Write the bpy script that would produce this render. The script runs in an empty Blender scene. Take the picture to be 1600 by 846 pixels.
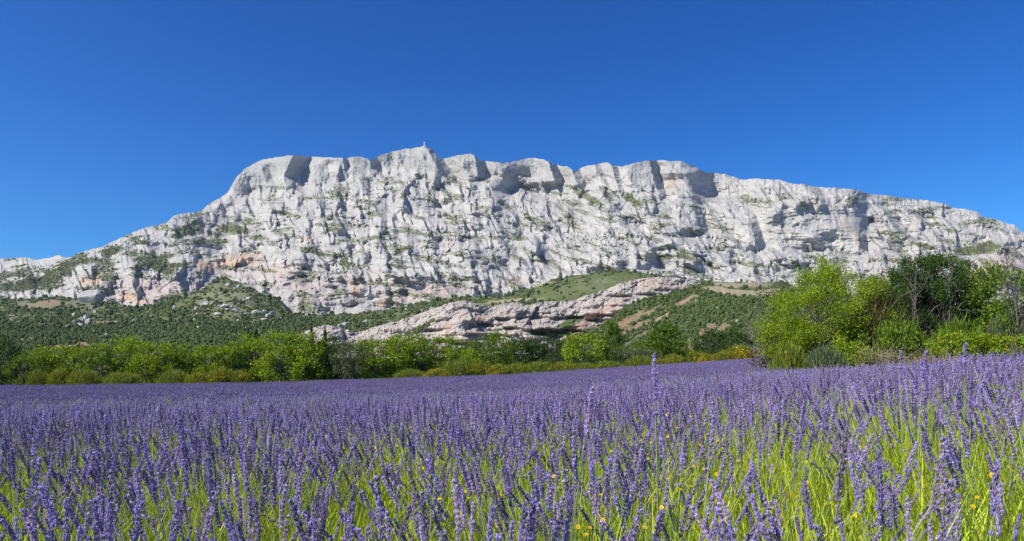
import bpy, math, os, random
import numpy as np
from mathutils import Vector, Matrix, Euler

random.seed(7)
RNG = np.random.default_rng(11)
scene = bpy.context.scene
COL = scene.collection

# ------------------------------------------------------------------ camera, sky, sun, exposure
F = 1256.0            # focal length in photograph pixels (1600 wide)
HZ = 575.0            # photograph row of the eye-level horizon
CZ = 1.0              # eye height above the near soil, metres
cam_data = bpy.data.cameras.new('camera')
cam = bpy.data.objects.new('camera', cam_data)
COL.objects.link(cam)
cam.location = (0, 0, CZ)
cam.rotation_euler = (math.radians(90), 0, 0)
cam_data.sensor_width = 36.0
cam_data.lens = 36.0 * F / 1600.0
cam_data.shift_y = (HZ - 423.0) / 1600.0
cam_data.clip_start = 0.05
cam_data.clip_end = 20000
scene.camera = cam

SUN_EL = math.radians(43)
SUN_AZ = math.radians(-115)      # bearing from +Y (north), clockwise positive: sun stands left of and behind the camera
world = bpy.data.worlds.new('World')
scene.world = world
world.use_nodes = True
wn = world.node_tree
wn.nodes.clear()
sky = wn.nodes.new('ShaderNodeTexSky')
sky.sky_type = 'NISHITA'
sky.sun_disc = False
sky.sun_elevation = SUN_EL
sky.sun_rotation = SUN_AZ
sky.altitude = 300
sky.air_density = 1.0
sky.dust_density = 0.0
sky.ozone_density = 3.0
bg = wn.nodes.new('ShaderNodeBackground')
bg.inputs['Strength'].default_value = 0.10
wo = wn.nodes.new('ShaderNodeOutputWorld')
# polarised, saturated blue: one even per-channel grade over the whole sky
sep = wn.nodes.new('ShaderNodeSeparateColor'); com = wn.nodes.new('ShaderNodeCombineColor')
wn.links.new(sky.outputs[0], sep.inputs[0])
for k, (gain, power) in enumerate(((0.74, 2.2), (0.96, 1.58), (1.31, 1.33))):
    pw = wn.nodes.new('ShaderNodeMath'); pw.operation = 'POWER'; pw.inputs[1].default_value = power
    ml = wn.nodes.new('ShaderNodeMath'); ml.operation = 'MULTIPLY'; ml.inputs[1].default_value = gain * 10 * 0.1 ** power
    wn.links.new(sep.outputs[k], pw.inputs[0]); wn.links.new(pw.outputs[0], ml.inputs[0]); wn.links.new(ml.outputs[0], com.inputs[k])
wn.links.new(com.outputs[0], bg.inputs[0])
wn.links.new(bg.outputs[0], wo.inputs[0])

sun_data = bpy.data.lights.new('sun', 'SUN')
sun_data.energy = 5.0
sun_data.angle = math.radians(0.53)
sun_data.color = (1.0, 0.955, 0.88)
sun = bpy.data.objects.new('sun', sun_data)
COL.objects.link(sun)
sd = Vector((math.sin(SUN_AZ) * math.cos(SUN_EL), math.cos(SUN_AZ) * math.cos(SUN_EL), math.sin(SUN_EL)))
sun.rotation_euler = sd.to_track_quat('Z', 'Y').to_euler()
sun.location = (-40, -40, 60)

HAZE_DENSITY = 0.000032
vs = scene.view_settings
vs.view_transform = 'Standard'
vs.look = 'None'
vs.exposure = 0.35
vs.gamma = 1.0
vs.use_curve_mapping = False
scene.cycles.max_bounces = 4
scene.cycles.diffuse_bounces = 3
scene.cycles.transmission_bounces = 3
scene.cycles.use_denoising = True
scene.cycles.denoiser = 'OPENIMAGEDENOISE'
scene.cycles.denoising_input_passes = 'RGB_ALBEDO_NORMAL'
scene.cycles.denoising_prefilter = 'NONE'

# ------------------------------------------------------------------ helpers
def P(px, py, d):
    """world point seen at photograph pixel (px, py) at depth d"""
    return np.stack([(px - 800.0) / F * d, d + 0 * px, CZ + (HZ - py) / F * d], -1)

def tag(o, label=None, cat=None, group=None, kind=None):
    if label: o['label'] = label
    if cat: o['category'] = cat
    if group: o['group'] = group
    if kind: o['kind'] = kind
    return o

def smooth(a, b, x):
    t = np.clip((x - a) / (b - a), 0, 1)
    return t * t * (3 - 2 * t)

_TR = np.random.default_rng(4242).random((8, 512 * 512)).astype(np.float32)
_GX, _GY = np.cos(_TR[0] * 2 * np.pi), np.sin(_TR[0] * 2 * np.pi)
def tab(ix, iy, seed):
    return (((iy + seed * 157) & 511) << 9) + ((ix + seed * 263) & 511)

def perlin(x, y, seed=0):
    x, y = np.broadcast_arrays(np.asarray(x, np.float32), np.asarray(y, np.float32))
    fx = np.floor(x); fy = np.floor(y)
    ix = fx.astype(np.int32); iy = fy.astype(np.int32)
    fx = x - fx; fy = y - fy
    u = fx * fx * fx * (fx * (fx * 6 - 15) + 10)
    v = fy * fy * fy * (fy * (fy * 6 - 15) + 10)
    def g(ax, ay):
        h = tab(ix + ax, iy + ay, seed)
        return _GX[h] * (fx - ax) + _GY[h] * (fy - ay)
    n0 = g(0, 0); n0 = n0 + (g(1, 0) - n0) * u
    n1 = g(0, 1); n1 = n1 + (g(1, 1) - n1) * u
    return ((n0 + (n1 - n0) * v) * 1.5).astype(np.float64)

def fbm(x, y, seed=0, octs=5, gain=0.5):
    s = 0; a = 1.0; t = 0
    for k in range(octs):
        s = s + a * perlin(x * 2 ** k, y * 2 ** k, seed + k * 17); t += a; a *= gain
    return s / t

def ridged(x, y, seed=0, octs=5, gain=0.5):
    s = 0; a = 1.0; t = 0; w = 1.0
    for k in range(octs):
        r = 1 - np.abs(perlin(x * 2 ** k, y * 2 ** k, seed + k * 17))
        r = r * r * w
        s = s + a * r; t += a; a *= gain
        w = np.clip(r * 1.6, 0.2, 1)
    return s / t

def facet(x, y, seed=0):
    """blocky noise: every cell a tilted plane; returns value, border distance"""
    x = np.asarray(x, np.float32); y = np.asarray(y, np.float32)
    ix = np.floor(x).astype(np.int32); iy = np.floor(y).astype(np.int32)
    best = np.full(x.shape, 9.0, np.float32); hb = np.zeros(x.shape, np.int32); bx = np.zeros(x.shape, np.float32); by = np.zeros(x.shape, np.float32)
    for ax in (-1, 0, 1):
        for ay in (-1, 0, 1):
            h = tab(ix + ax, iy + ay, seed)
            qx = x - (ix + ax) - _TR[1][h]; qy = y - (iy + ay) - _TR[2][h]
            dd = qx * qx + qy * qy
            m = dd < best
            best = np.where(m, dd, best); hb = np.where(m, h, hb); bx = np.where(m, qx, bx); by = np.where(m, qy, by)
    val = 0.6 * (_TR[5][hb] * 2 - 1) + 1.3 * (_TR[3][hb] * 2 - 1) * bx + 0.8 * (_TR[4][hb] * 2 - 1) * by
    return val.astype(np.float64), best

def make_mesh(name, verts, faces_idx, face_size, smooth_shade=False, attrs=None, mat=None):
    """fast mesh: verts (N,3), faces_idx flat ints, all faces of face_size corners"""
    me = bpy.data.meshes.new(name)
    n = len(verts); idx = np.asarray(faces_idx, dtype=np.int32).ravel(); m = len(idx) // face_size
    me.vertices.add(n)
    me.vertices.foreach_set('co', np.asarray(verts, dtype=np.float32).ravel())
    me.loops.add(len(idx)); me.loops.foreach_set('vertex_index', idx)
    me.polygons.add(m)
    me.polygons.foreach_set('loop_start', np.arange(0, m * face_size, face_size, dtype=np.int32))
    me.polygons.foreach_set('loop_total', np.full(m, face_size, dtype=np.int32))
    me.polygons.foreach_set('use_smooth', np.full(m, bool(smooth_shade)))
    for k, v in (attrs or {}).items():
        a = me.attributes.new(k, 'FLOAT_COLOR', 'POINT')
        v = np.asarray(v, dtype=np.float32)
        if v.shape[1] == 3: v = np.concatenate([v, np.ones((n, 1), np.float32)], 1)
        a.data.foreach_set('color', v.ravel())
    if mat: me.materials.append(mat)
    me.update(); me.validate()
    return me

def grid_obj(name, V, smooth_shade=False, attrs=None, mat=None, closed=False):
    R, C = V.shape[:2]
    r, c = np.meshgrid(np.arange(R - 1), np.arange(C - 1), indexing='ij')
    i = r * C + c
    q = np.stack([i, i + 1, i + C + 1, i + C], -1).reshape(-1, 4)
    at = {k: v.reshape(-1, v.shape[-1]) for k, v in (attrs or {}).items()}
    me = make_mesh(name, V.reshape(-1, 3), q, 4, smooth_shade, at, mat)
    o = bpy.data.objects.new(name, me); COL.objects.link(o)
    return o

def poly_dist(px, py, pts):
    """signed horizontal-ish distance to a polyline (positive right of it, drawn top to bottom) and the along parameter 0..1"""
    best = np.full(px.shape, 1e9); sgn = np.zeros(px.shape); along = np.zeros(px.shape)
    n = len(pts) - 1
    for k in range(n):
        (x0, y0), (x1, y1) = pts[k], pts[k + 1]
        ex, ey = x1 - x0, y1 - y0; L2 = ex * ex + ey * ey
        t = np.clip(((px - x0) * ex + (py - y0) * ey) / L2, 0, 1)
        qx, qy = px - (x0 + t * ex), py - (y0 + t * ey)
        d = np.hypot(qx, qy)
        s = np.sign(ey * qx - ex * qy)
        m = d < best
        best = np.where(m, d, best); sgn = np.where(m, s, sgn); along = np.where(m, (k + t) / n, along)
    return best * sgn, along

def ell(px, py, cx, cy, rx, ry, ang=0):
    a = math.radians(ang); dx = px - cx; dy = py - cy
    u = (dx * math.cos(a) + dy * math.sin(a)) / rx; v = (-dx * math.sin(a) + dy * math.cos(a)) / ry
    return np.clip(1.25 - np.sqrt(u * u + v * v), 0, 1) / 1.25 * 1.6

# ------------------------------------------------------------------ materials
def new_mat(name):
    m = bpy.data.materials.new(name); m.use_nodes = True
    nt = m.node_tree; nt.nodes.clear()
    out = nt.nodes.new('ShaderNodeOutputMaterial')
    return m, nt, out

def N(nt, kind, **kw):
    n = nt.nodes.new(kind)
    for k, v in kw.items():
        if k in n.inputs: n.inputs[k].default_value = v
        else: setattr(n, k, v)
    return n

def mix_col(nt, fac, a, b, mode='MIX'):
    n = nt.nodes.new('ShaderNodeMix'); n.data_type = 'RGBA'; n.blend_type = mode
    for s, v in ((n.inputs[0], fac), (n.inputs[6], a), (n.inputs[7], b)):
        if hasattr(v, 'is_output'): nt.links.new(v, s)
        elif isinstance(v, (int, float)): s.default_value = v
        else: s.default_value = (*v, 1)
    return n.outputs[2]

def math_n(nt, op, a, b=None, clamp=False):
    n = nt.nodes.new('ShaderNodeMath'); n.operation = op; n.use_clamp = clamp
    for s, v in ((n.inputs[0], a), (n.inputs[1], b)):
        if v is None: continue
        if hasattr(v, 'is_output'): nt.links.new(v, s)
        else: s.default_value = v
    return n.outputs[0]

def noise_n(nt, co, scale, detail=4, rough=0.55, dist=0.0):
    n = N(nt, 'ShaderNodeTexNoise', Scale=scale, Detail=detail, Roughness=rough, Distortion=dist)
    nt.links.new(co, n.inputs['Vector'])
    return n.outputs['Fac']

def ramp_n(nt, fac, stops):
    r = nt.nodes.new('ShaderNodeValToRGB'); e = r.color_ramp.elements
    while len(e) < len(stops): e.new(0.5)
    for el, (p, c) in zip(e, stops):
        el.position = p; el.color = (*c, 1) if len(c) == 3 else c
    nt.links.new(fac, r.inputs[0])
    return r.outputs[0]

def rock_material(name, light, grey, warm, pink, green, bump=1.0):
    """tint attribute: r = plant cover, g = ochre stain, b = pink / red soil, a = grey weathering"""
    m, nt, out = new_mat(name)
    tc = N(nt, 'ShaderNodeTexCoord').outputs['Object']
    at = N(nt, 'ShaderNodeAttribute', attribute_name='tint')
    sp = nt.nodes.new('ShaderNodeSeparateColor'); nt.links.new(at.outputs['Color'], sp.inputs[0])
    n1 = noise_n(nt, tc, 0.012, 6, 0.6, 0.4)
    n2 = noise_n(nt, tc, 0.09, 5, 0.65, 0.2)
    n3 = noise_n(nt, tc, 0.35, 3, 0.6)
    g = math_n(nt, 'ADD', math_n(nt, 'MULTIPLY', n1, 0.5), math_n(nt, 'MULTIPLY', n2, 0.5))
    base = ramp_n(nt, g, [(0.38, grey), (0.62, light)])
    base = mix_col(nt, math_n(nt, 'MULTIPLY', at.outputs['Alpha'], math_n(nt, 'ADD', n2, 0.25), True), base, tuple(c * 0.72 for c in grey))
    base = mix_col(nt, math_n(nt, 'MULTIPLY', sp.outputs[1], math_n(nt, 'ADD', n2, 0.3), True), base, warm)
    base = mix_col(nt, math_n(nt, 'MULTIPLY', sp.outputs[2], math_n(nt, 'ADD', n1, 0.35), True), base, pink)
    vf = math_n(nt, 'ADD', sp.outputs[0], math_n(nt, 'MULTIPLY', math_n(nt, 'SUBTRACT', math_n(nt, 'ADD', math_n(nt, 'MULTIPLY', n2, 0.5), math_n(nt, 'MULTIPLY', n3, 0.5)), 0.5), 2.4))
    vfac = ramp_n(nt, vf, [(0.42, (0, 0, 0)), (0.58, (1, 1, 1))])
    gcol = ramp_n(nt, n3, [(0.3, tuple(c * 0.6 for c in green)), (0.7, tuple(c * 1.25 for c in green))])
    base = mix_col(nt, vfac, base, gcol)
    b = N(nt, 'ShaderNodeBsdfPrincipled', Roughness=0.95)
    b.inputs['Specular IOR Level'].default_value = 0.15
    nt.links.new(base, b.inputs['Base Color'])
    bn = math_n(nt, 'ADD', math_n(nt, 'MULTIPLY', n2, 6.0), math_n(nt, 'MULTIPLY', n3, 2.2))
    bp = N(nt, 'ShaderNodeBump', Strength=0.9, Distance=bump)
    nt.links.new(bn, bp.inputs['Height']); nt.links.new(bp.outputs[0], b.inputs['Normal'])
    nt.links.new(b.outputs[0], out.inputs[0])
    return m

M_ROCK = rock_material('limestone', (0.56, 0.53, 0.465), (0.37, 0.36, 0.335), (0.56, 0.36, 0.20), (0.50, 0.38, 0.33), (0.16, 0.175, 0.075))
M_HILL = rock_material('hillside', (0.26, 0.25, 0.15), (0.13, 0.15, 0.065), (0.38, 0.31, 0.20), (0.37, 0.20, 0.13), (0.115, 0.145, 0.042), 0.4)
M_RIDGE = rock_material('pink_limestone', (0.52, 0.45, 0.38), (0.40, 0.355, 0.31), (0.48, 0.35, 0.23), (0.38, 0.22, 0.15), (0.10, 0.13, 0.045), 0.6)

def leaf_material(name, col, var=0.35, trans=0.35, hue2=None, rough=0.55, attr=None):
    m, nt, out = new_mat(name)
    tc = N(nt, 'ShaderNodeTexCoord').outputs['Object']
    geo = N(nt, 'ShaderNodeNewGeometry')
    rnd = geo.outputs['Random Per Island']
    hue2 = hue2 or tuple(c * 1.3 for c in col)
    n = noise_n(nt, tc, 0.9, 3)
    f = math_n(nt, 'ADD', math_n(nt, 'MULTIPLY', rnd, 0.6), math_n(nt, 'MULTIPLY', n, 0.4))
    c = ramp_n(nt, f, [(0.2, tuple(x * (1 - var) for x in col)), (0.5, col), (0.85, hue2)])
    b = N(nt, 'ShaderNodeBsdfPrincipled', Roughness=rough)
    b.inputs['Specular IOR Level'].default_value = 0.25
    nt.links.new(c, b.inputs['Base Color'])
    t = N(nt, 'ShaderNodeBsdfTranslucent')
    tcx = mix_col(nt, 1.0, c, (1.5, 1.35, 0.5), 'MULTIPLY')
    nt.links.new(tcx, t.inputs['Color'])
    mx = N(nt, 'ShaderNodeMixShader'); mx.inputs[0].default_value = trans
    nt.links.new(b.outputs[0], mx.inputs[1]); nt.links.new(t.outputs[0], mx.inputs[2])
    nt.links.new(mx.outputs[0], out.inputs[0])
    return m

def attr_material(name, trans=0.3, rough=0.6, var=0.25):
    """colour from the point attribute col, varied a little per object"""
    m, nt, out = new_mat(name)
    at = N(nt, 'ShaderNodeAttribute', attribute_name='col')
    oi = N(nt, 'ShaderNodeObjectInfo')
    v = math_n(nt, 'ADD', math_n(nt, 'MULTIPLY', oi.outputs['Random'], 2 * var), 1 - var)
    vv = nt.nodes.new('ShaderNodeCombineColor')
    for k in range(3): nt.links.new(v, vv.inputs[k])
    c = mix_col(nt, 1.0, at.outputs['Color'], vv.outputs[0], 'MULTIPLY')
    b = N(nt, 'ShaderNodeBsdfPrincipled', Roughness=rough)
    b.inputs['Specular IOR Level'].default_value = 0.2
    nt.links.new(c, b.inputs['Base Color'])
    t = N(nt, 'ShaderNodeBsdfTranslucent'); nt.links.new(c, t.inputs['Color'])
    mx = N(nt, 'ShaderNodeMixShader'); mx.inputs[0].default_value = trans
    nt.links.new(b.outputs[0], mx.inputs[1]); nt.links.new(t.outputs[0], mx.inputs[2])
    nt.links.new(mx.outputs[0], out.inputs[0])
    return m

def bark_material(name, a, b_):
    m, nt, out = new_mat(name)
    tc = N(nt, 'ShaderNodeTexCoord').outputs['Object']
    n = noise_n(nt, tc, 9.0, 5)
    c = ramp_n(nt, n, [(0.3, a), (0.7, b_)])
    b = N(nt, 'ShaderNodeBsdfPrincipled', Roughness=0.9)
    nt.links.new(c, b.inputs['Base Color'])
    bp = N(nt, 'ShaderNodeBump', Strength=0.6, Distance=0.03)
    nt.links.new(n, bp.inputs['Height']); nt.links.new(bp.outputs[0], b.inputs['Normal'])
    nt.links.new(b.outputs[0], out.inputs[0])
    return m

M_BARK = bark_material('bark', (0.07, 0.055, 0.04), (0.20, 0.17, 0.14))
M_TWIG = bark_material('grey_twig', (0.11, 0.095, 0.08), (0.24, 0.215, 0.18))
M_DRY = bark_material('dry_stem', (0.20, 0.15, 0.09), (0.40, 0.32, 0.20))

# ------------------------------------------------------------------ the ground and the field
LD = np.log(np.array([0.7, 1.0, 2.0, 3.0, 4.0, 8.0, 16.0, 32.0, 64.0, 110.0, 400.0]))
KX = np.array([-400, 0, 400, 800, 1200, 1400, 1600, 2000.0])
CANOPY = np.array([   # photograph row of the lavender tops at each depth, per column
    [1060, 915, 735, 680, 654, 648, 642, 627, 611, 600, 594],
    [1060, 915, 735, 680, 654, 648, 642, 627, 611, 600, 594],
    [1055, 908, 732, 675, 648, 642, 634, 621, 606, 596, 592],
    [1050, 900, 728, 664, 632, 627, 622, 609, 595, 584, 586],
    [1030, 880, 705, 636, 606, 597, 590, 580, 568, 559, 570],
    [1010, 850, 680, 612, 585, 578, 576, 574, 566, 560, 570],
    [1000, 830, 665, 597, 571, 568, 570, 570, 566, 560, 570],
    [1000, 830, 665, 597, 571, 568, 570, 570, 566, 560, 570]], float)
H_LAV = 0.60

def canopy_row(px, d):
    px = np.clip(px, KX[0], KX[-1] - 1e-3); ld = np.clip(np.log(np.maximum(d, 0.7)), LD[0], LD[-1] - 1e-6)
    i = np.clip(np.searchsorted(KX, px, 'right') - 1, 0, len(KX) - 2)
    j = np.clip(np.searchsorted(LD, ld, 'right') - 1, 0, len(LD) - 2)
    u = (px - KX[i]) / (KX[i + 1] - KX[i]); v = (ld - LD[j]) / (LD[j + 1] - LD[j])
    return (CANOPY[i, j] * (1 - u) + CANOPY[i + 1, j] * u) * (1 - v) + (CANOPY[i, j + 1] * (1 - u) + CANOPY[i + 1, j + 1] * u) * v

def ground_z(X, Y):
    d = np.maximum(Y, 0.7)
    px = 800 + F * X / d
    z = CZ + (HZ - canopy_row(px, d)) / F * np.minimum(d, 400) - H_LAV
    return z + 0.03 * perlin(X * 0.7, Y * 0.7, 5) * smooth(2, 6, d)

def field_edge(px):
    """depth at which the lavender ends, per photograph column"""
    return np.interp(px, [-400, 0, 600, 1000, 1190, 1204, 1240, 1600, 2000], [100, 100, 104, 112, 118, 60, 36, 33, 33])

m, nt, out = new_mat('soil')
tc = N(nt, 'ShaderNodeTexCoord').outputs['Object']
n1 = noise_n(nt, tc, 2.2, 6); n2 = noise_n(nt, tc, 0.08, 4)
c = ramp_n(nt, n1, [(0.3, (0.10, 0.075, 0.045)), (0.7, (0.22, 0.17, 0.10))])
c = mix_col(nt, ramp_n(nt, n2, [(0.4, (0, 0, 0)), (0.6, (1, 1, 1))]), c, (0.09, 0.12, 0.03))
b = N(nt, 'ShaderNodeBsdfPrincipled', Roughness=1.0); nt.links.new(c, b.inputs['Base Color'])
bp = N(nt, 'ShaderNodeBump', Strength=0.7, Distance=0.05); nt.links.new(n1, bp.inputs['Height']); nt.links.new(bp.outputs[0], b.inputs['Normal'])
nt.links.new(b.outputs[0], out.inputs[0])
M_SOIL = m

r = np.concatenate([[0.0], np.geomspace(0.5, 3800, 140)])
th = np.linspace(-np.pi, np.pi, 361)
RR, TT = np.meshgrid(r, th, indexing='ij')
GX, GY = RR * np.sin(TT), RR * np.cos(TT)
GZ = ground_z(GX, np.minimum(GY, 400.0))
GZ = np.where(RR > 400, np.minimum(GZ, CZ - 4.0), GZ)
GZ = GZ * (1 - smooth(120, 600, RR)) + (-8.0) * smooth(120, 600, RR)
o = grid_obj('ground', np.stack([GX, GY, GZ], -1), True, mat=M_SOIL)
tag(o, 'bare stony soil under the lavender reaching to the hills', kind='structure')

# ------------------------------------------------------------------ the mountain
SKY = np.array([(-300, 470), (-200, 440), (-100, 415), (-40, 408), (0, 405), (15, 404), (40, 402), (55, 406), (75, 404), (90, 399), (105, 403), (120, 397), (135, 392), (150, 388), (165, 384), (180, 376), (195, 369),
    (210, 362), (224, 357), (247, 352), (261, 347), (271, 338), (282, 334), (294, 333), (309, 331), (318, 327), (323, 321), (337, 313), (349, 306), (358, 298), (364, 286), (370, 277), (382, 265), (397, 255.5),
    (411, 249.5), (430, 246.5), (453, 243), (482, 245), (505, 246.5), (529, 246.7), (538, 248), (548, 246), (563, 245.5), (574, 248), (579, 254), (583, 249), (587, 245), (611, 238), (634, 232.5), (649, 231), (658, 229), (668, 230),
    (677, 235), (683, 243), (687, 249), (701, 246), (720, 242.6), (736, 240.7), (741, 243), (747, 249), (754, 251), (768, 252.5), (787, 255), (799, 253), (818, 249.4), (828, 247), (849, 249), (858, 253.6), (872, 258),
    (877, 260.7), (886, 260.7), (894, 265.5), (898, 267.3), (910, 262), (927, 257.6), (938, 255.5), (950, 254), (956, 258.5), (973, 260.7), (987, 256), (1006, 251.7), (1034, 250.8), (1046, 252.4), (1063, 251.3),
    (1082, 259.5), (1101, 269), (1120, 270.6), (1134, 272.5), (1148, 277), (1156, 281), (1180, 279.4), (1218, 281.3), (1239, 288), (1253, 288), (1272, 292.6), (1305, 293.6), (1336, 296.6), (1360, 303), (1385, 305.5),
    (1409, 310), (1451, 313), (1479, 320), (1486, 323.6), (1507, 327), (1526, 331), (1537, 339.6), (1551, 341.7), (1573, 349), (1585, 352), (1596, 362), (1606, 367), (1650, 380), (1720, 400), (1850, 440), (1950, 470)], float)

def sky_row(px):
    return np.interp(px, SKY[:, 0], SKY[:, 1]) + 0.9 * perlin(px / 9.0, px * 0 + 3.3, 41) + 0.6 * perlin(px / 3.5, px * 0 + 8.3, 43)

# hand-read crests with a shaded drop on their right: (polyline from top to bottom, height of the step in metres, reach left px, reach right px)
CRESTS = [
    ([(408, 260), (413, 276), (420, 294)], 26, 26, 12),
    ([(459, 243), (450, 260), (443, 276), (447, 292)], 48, 40, 30),
    ([(490, 256), (490, 270), (494, 286)], 26, 20, 26),
    ([(536, 246), (537, 260), (538, 276)], 16, 18, 6),
    ([(579, 250), (580, 262), (584, 272)], 14, 20, 10),
    ([(666, 230), (674, 246), (686, 266), (700, 285)], 34, 40, 16),
    ([(661, 243), (665, 258)], 8, 10, 6),
    ([(741, 241), (744, 258), (746, 277)], 42, 34, 17),
    ([(722, 258), (732, 282)], 16, 20, 12),
    ([(638, 280), (652, 300), (668, 325)], 20, 26, 14),
    ([(568, 300), (582, 314), (594, 328)], 16, 24, 14),
    ([(606, 292), (613, 305)], 10, 12, 8), ([(622, 315), (626, 332)], 10, 12, 8),
    ([(698, 311), (703, 329)], 12, 18, 8), ([(716, 336), (721, 350)], 14, 14, 8), ([(745, 344), (748, 356)], 12, 12, 7),
    ([(686, 349), (702, 358), (720, 370)], 18, 22, 14), ([(668, 374), (678, 384), (688, 394)], 14, 18, 12),
    ([(857, 252), (862, 268), (868, 285)], 50, 62, 12), ([(872, 258), (876, 270), (876, 282)], 12, 10, 8),
    ([(892, 264), (897, 276), (903, 290)], 30, 26, 14), ([(779, 288), (790, 302)], 14, 16, 8),
    ([(929, 258), (936, 274), (944, 292)], 18, 20, 9), ([(956, 259), (961, 278), (968, 299)], 24, 26, 9),
    ([(830, 373), (840, 376), (849, 389)], 22, 20, 16), ([(927, 330), (936, 340)], 12, 14, 9), ([(947, 346), (951, 361)], 12, 14, 9),
    ([(1015, 253), (1021, 282), (1031, 308)], 34, 34, 12),
    ([(1079, 268), (1075, 290), (1081, 309)], 44, 44, 38),
    ([(1082, 316), (1087, 338), (1095, 361)], 36, 44, 13),
    ([(1012, 390), (1007, 402), (1009, 416)], 40, 30, 24), ([(965, 392), (970, 412)], 16, 16, 14),
    ([(1051, 360), (1056, 370), (1058, 384)], 14, 16, 14),
    ([(1155, 314), (1170, 343), (1178, 368), (1183, 386)], 42, 60, 14),
    ([(1268, 296), (1276, 308), (1285, 320)], 18, 20, 12),
    ([(1344, 345), (1342, 370), (1342, 394)], 30, 34, 15), ([(1344, 318), (1347, 348)], 14, 18, 12),
    ([(1383, 327), (1392, 342), (1403, 362)], 16, 22, 16), ([(1478, 318), (1486, 327)], 12, 14, 8), ([(1561, 353), (1565, 368)], 10, 14, 8),
    ([(690, 405), (694, 420)], 14, 16, 10), ([(752, 420), (760, 452)], 18, 16, 9), ([(738, 425), (742, 462)], 14, 14, 8),
    ([(500, 465), (506, 495), (512, 500)], 0, 10, 10), ([(478, 458), (492, 478), (503, 494)], 16, 22, 12),
    ([(600, 452), (604, 475)], 12, 14, 10), ([(622, 448), (628, 470)], 12, 12, 10),
    ([(126, 436), (132, 458)], 18, 14, 9), ([(72, 450), (82, 466)], 16, 14, 9), ([(110, 442), (116, 466)], 14, 12, 7), ([(100, 445), (105, 466)], 12, 10, 6),
    ([(240, 440), (250, 470)], 14, 16, 10), ([(336, 408), (342, 425)], 14, 16, 10), ([(262, 450), (266, 464)], 12, 10, 8),
    ([(210, 445), (218, 470)], 12, 14, 9), ([(505, 322), (512, 336)], 14, 16, 10), ([(470, 318), (482, 332)], 14, 18, 10), ([(525, 372), (540, 390)], 16, 18, 14),
    ([(430, 310), (442, 330)], 12, 16, 9), ([(552, 300), (560, 322)], 12, 14, 9), ([(760, 345), (766, 362)], 12, 14, 9), ([(800, 330), (812, 345)], 12, 16, 10),
    ([(870, 340), (884, 352)], 10, 14, 9), ([(906, 376), (914, 392)], 12, 14, 9), ([(982, 335), (992, 352)], 12, 14, 9), ([(985, 300), (995, 322)], 8, 14, 8),
]
# plant cover on ledges: (cx, cy, rx, ry, tilt degrees, amount)
VEG = [(40, 445, 70, 12, -8, .9), (20, 428, 40, 7, -10, .7), (100, 420, 45, 8, -22, .8), (115, 405, 30, 6, -25, .8), (175, 392, 22, 9, -15, .9), (165, 412, 35, 8, -15, .5), (245, 412, 34, 13, 8, 1.0), (235, 405, 30, 8, 0, .9), (262, 424, 20, 8, 10, .8),
    (290, 362, 32, 9, -18, .9), (275, 370, 12, 6, 0, .6), (365, 358, 36, 9, 4, .95), (335, 365, 22, 7, 8, .6), (345, 305, 10, 5, -20, .7), (400, 372, 30, 7, 8, .7), (425, 380, 14, 6, 20, .6), (490, 393, 28, 6, 14, .95), (520, 400, 24, 5, 0, .8),
    (540, 412, 14, 9, 45, .9), (520, 360, 26, 4, -10, .8), (510, 340, 18, 4, 12, .6), (460, 336, 26, 4, 6, .5), (590, 372, 26, 5, 2, .8), (600, 385, 26, 4, 8, .6), (630, 390, 26, 6, -22, .9), (680, 365, 40, 3, -4, .7), (605, 360, 14, 5, -30, .6),
    (575, 282, 12, 4, 0, .7), (600, 285, 14, 5, 5, .7), (628, 307, 12, 6, 0, .7), (670, 308, 14, 8, 30, .8), (702, 283, 16, 5, -25, .7), (640, 236, 10, 3, 5, .4), (715, 255, 18, 4, 5, .4), (755, 282, 16, 6, 10, .7), (810, 275, 16, 5, 0, .6), (840, 290, 20, 5, 10, .5),
    (870, 302, 20, 6, 10, .6), (900, 298, 40, 7, 22, .7), (920, 310, 40, 8, 28, .8), (950, 300, 30, 7, 25, .7), (985, 312, 26, 7, 35, .9), (1000, 320, 14, 5, 35, .8), (880, 330, 40, 4, 35, .6), (830, 345, 30, 4, 35, .7), (850, 358, 22, 4, -15, .6), (1025, 360, 18, 6, 35, .7),
    (1035, 352, 14, 6, -10, .7), (1040, 402, 18, 6, -5, .9), (1068, 402, 24, 6, 10, .9), (1110, 415, 26, 4, 30, .8), (1130, 378, 20, 4, 45, .6), (905, 392, 20, 4, 15, .7), (760, 405, 34, 5, 16, .7), (780, 412, 22, 5, 20, .6), (690, 430, 10, 8, 0, .7), (655, 432, 12, 5, 0, .7),
    (610, 432, 10, 6, 30, .7), (1195, 315, 30, 8, 10, .55), (1240, 305, 26, 5, 15, .45), (1330, 310, 16, 5, -15, .8), (1250, 418, 34, 4, 38, .75), (1120, 333, 22, 3, 0, .6), (1120, 345, 14, 4, 10, .6), (1210, 330, 40, 2, 0, .5), (1240, 352, 50, 2, -6, .5),
    (1465, 352, 14, 5, 10, .8), (1497, 352, 10, 5, 0, .6), (1440, 384, 30, 6, 14, .9), (1520, 392, 46, 9, -2, 1.0), (1545, 384, 30, 7, 0, .9), (1500, 408, 22, 8, 30, .9), (1420, 310, 20, 4, 5, .4), (1408, 395, 20, 5, 25, .5), (1300, 325, 10, 4, -30, .5),
    (800, 300, 30, 5, 30, .5), (790, 320, 18, 5, 50, .5), (780, 335, 14, 8, 70, .5), (1290, 345, 40, 3, 10, .4), (440, 400, 18, 4, 40, .5), (1580, 400, 20, 5, 5, .6), (770, 295, 20, 4, 10, .5), (560, 345, 20, 4, 10, .5), (1075, 315, 16, 3, -30, .6)]
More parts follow.
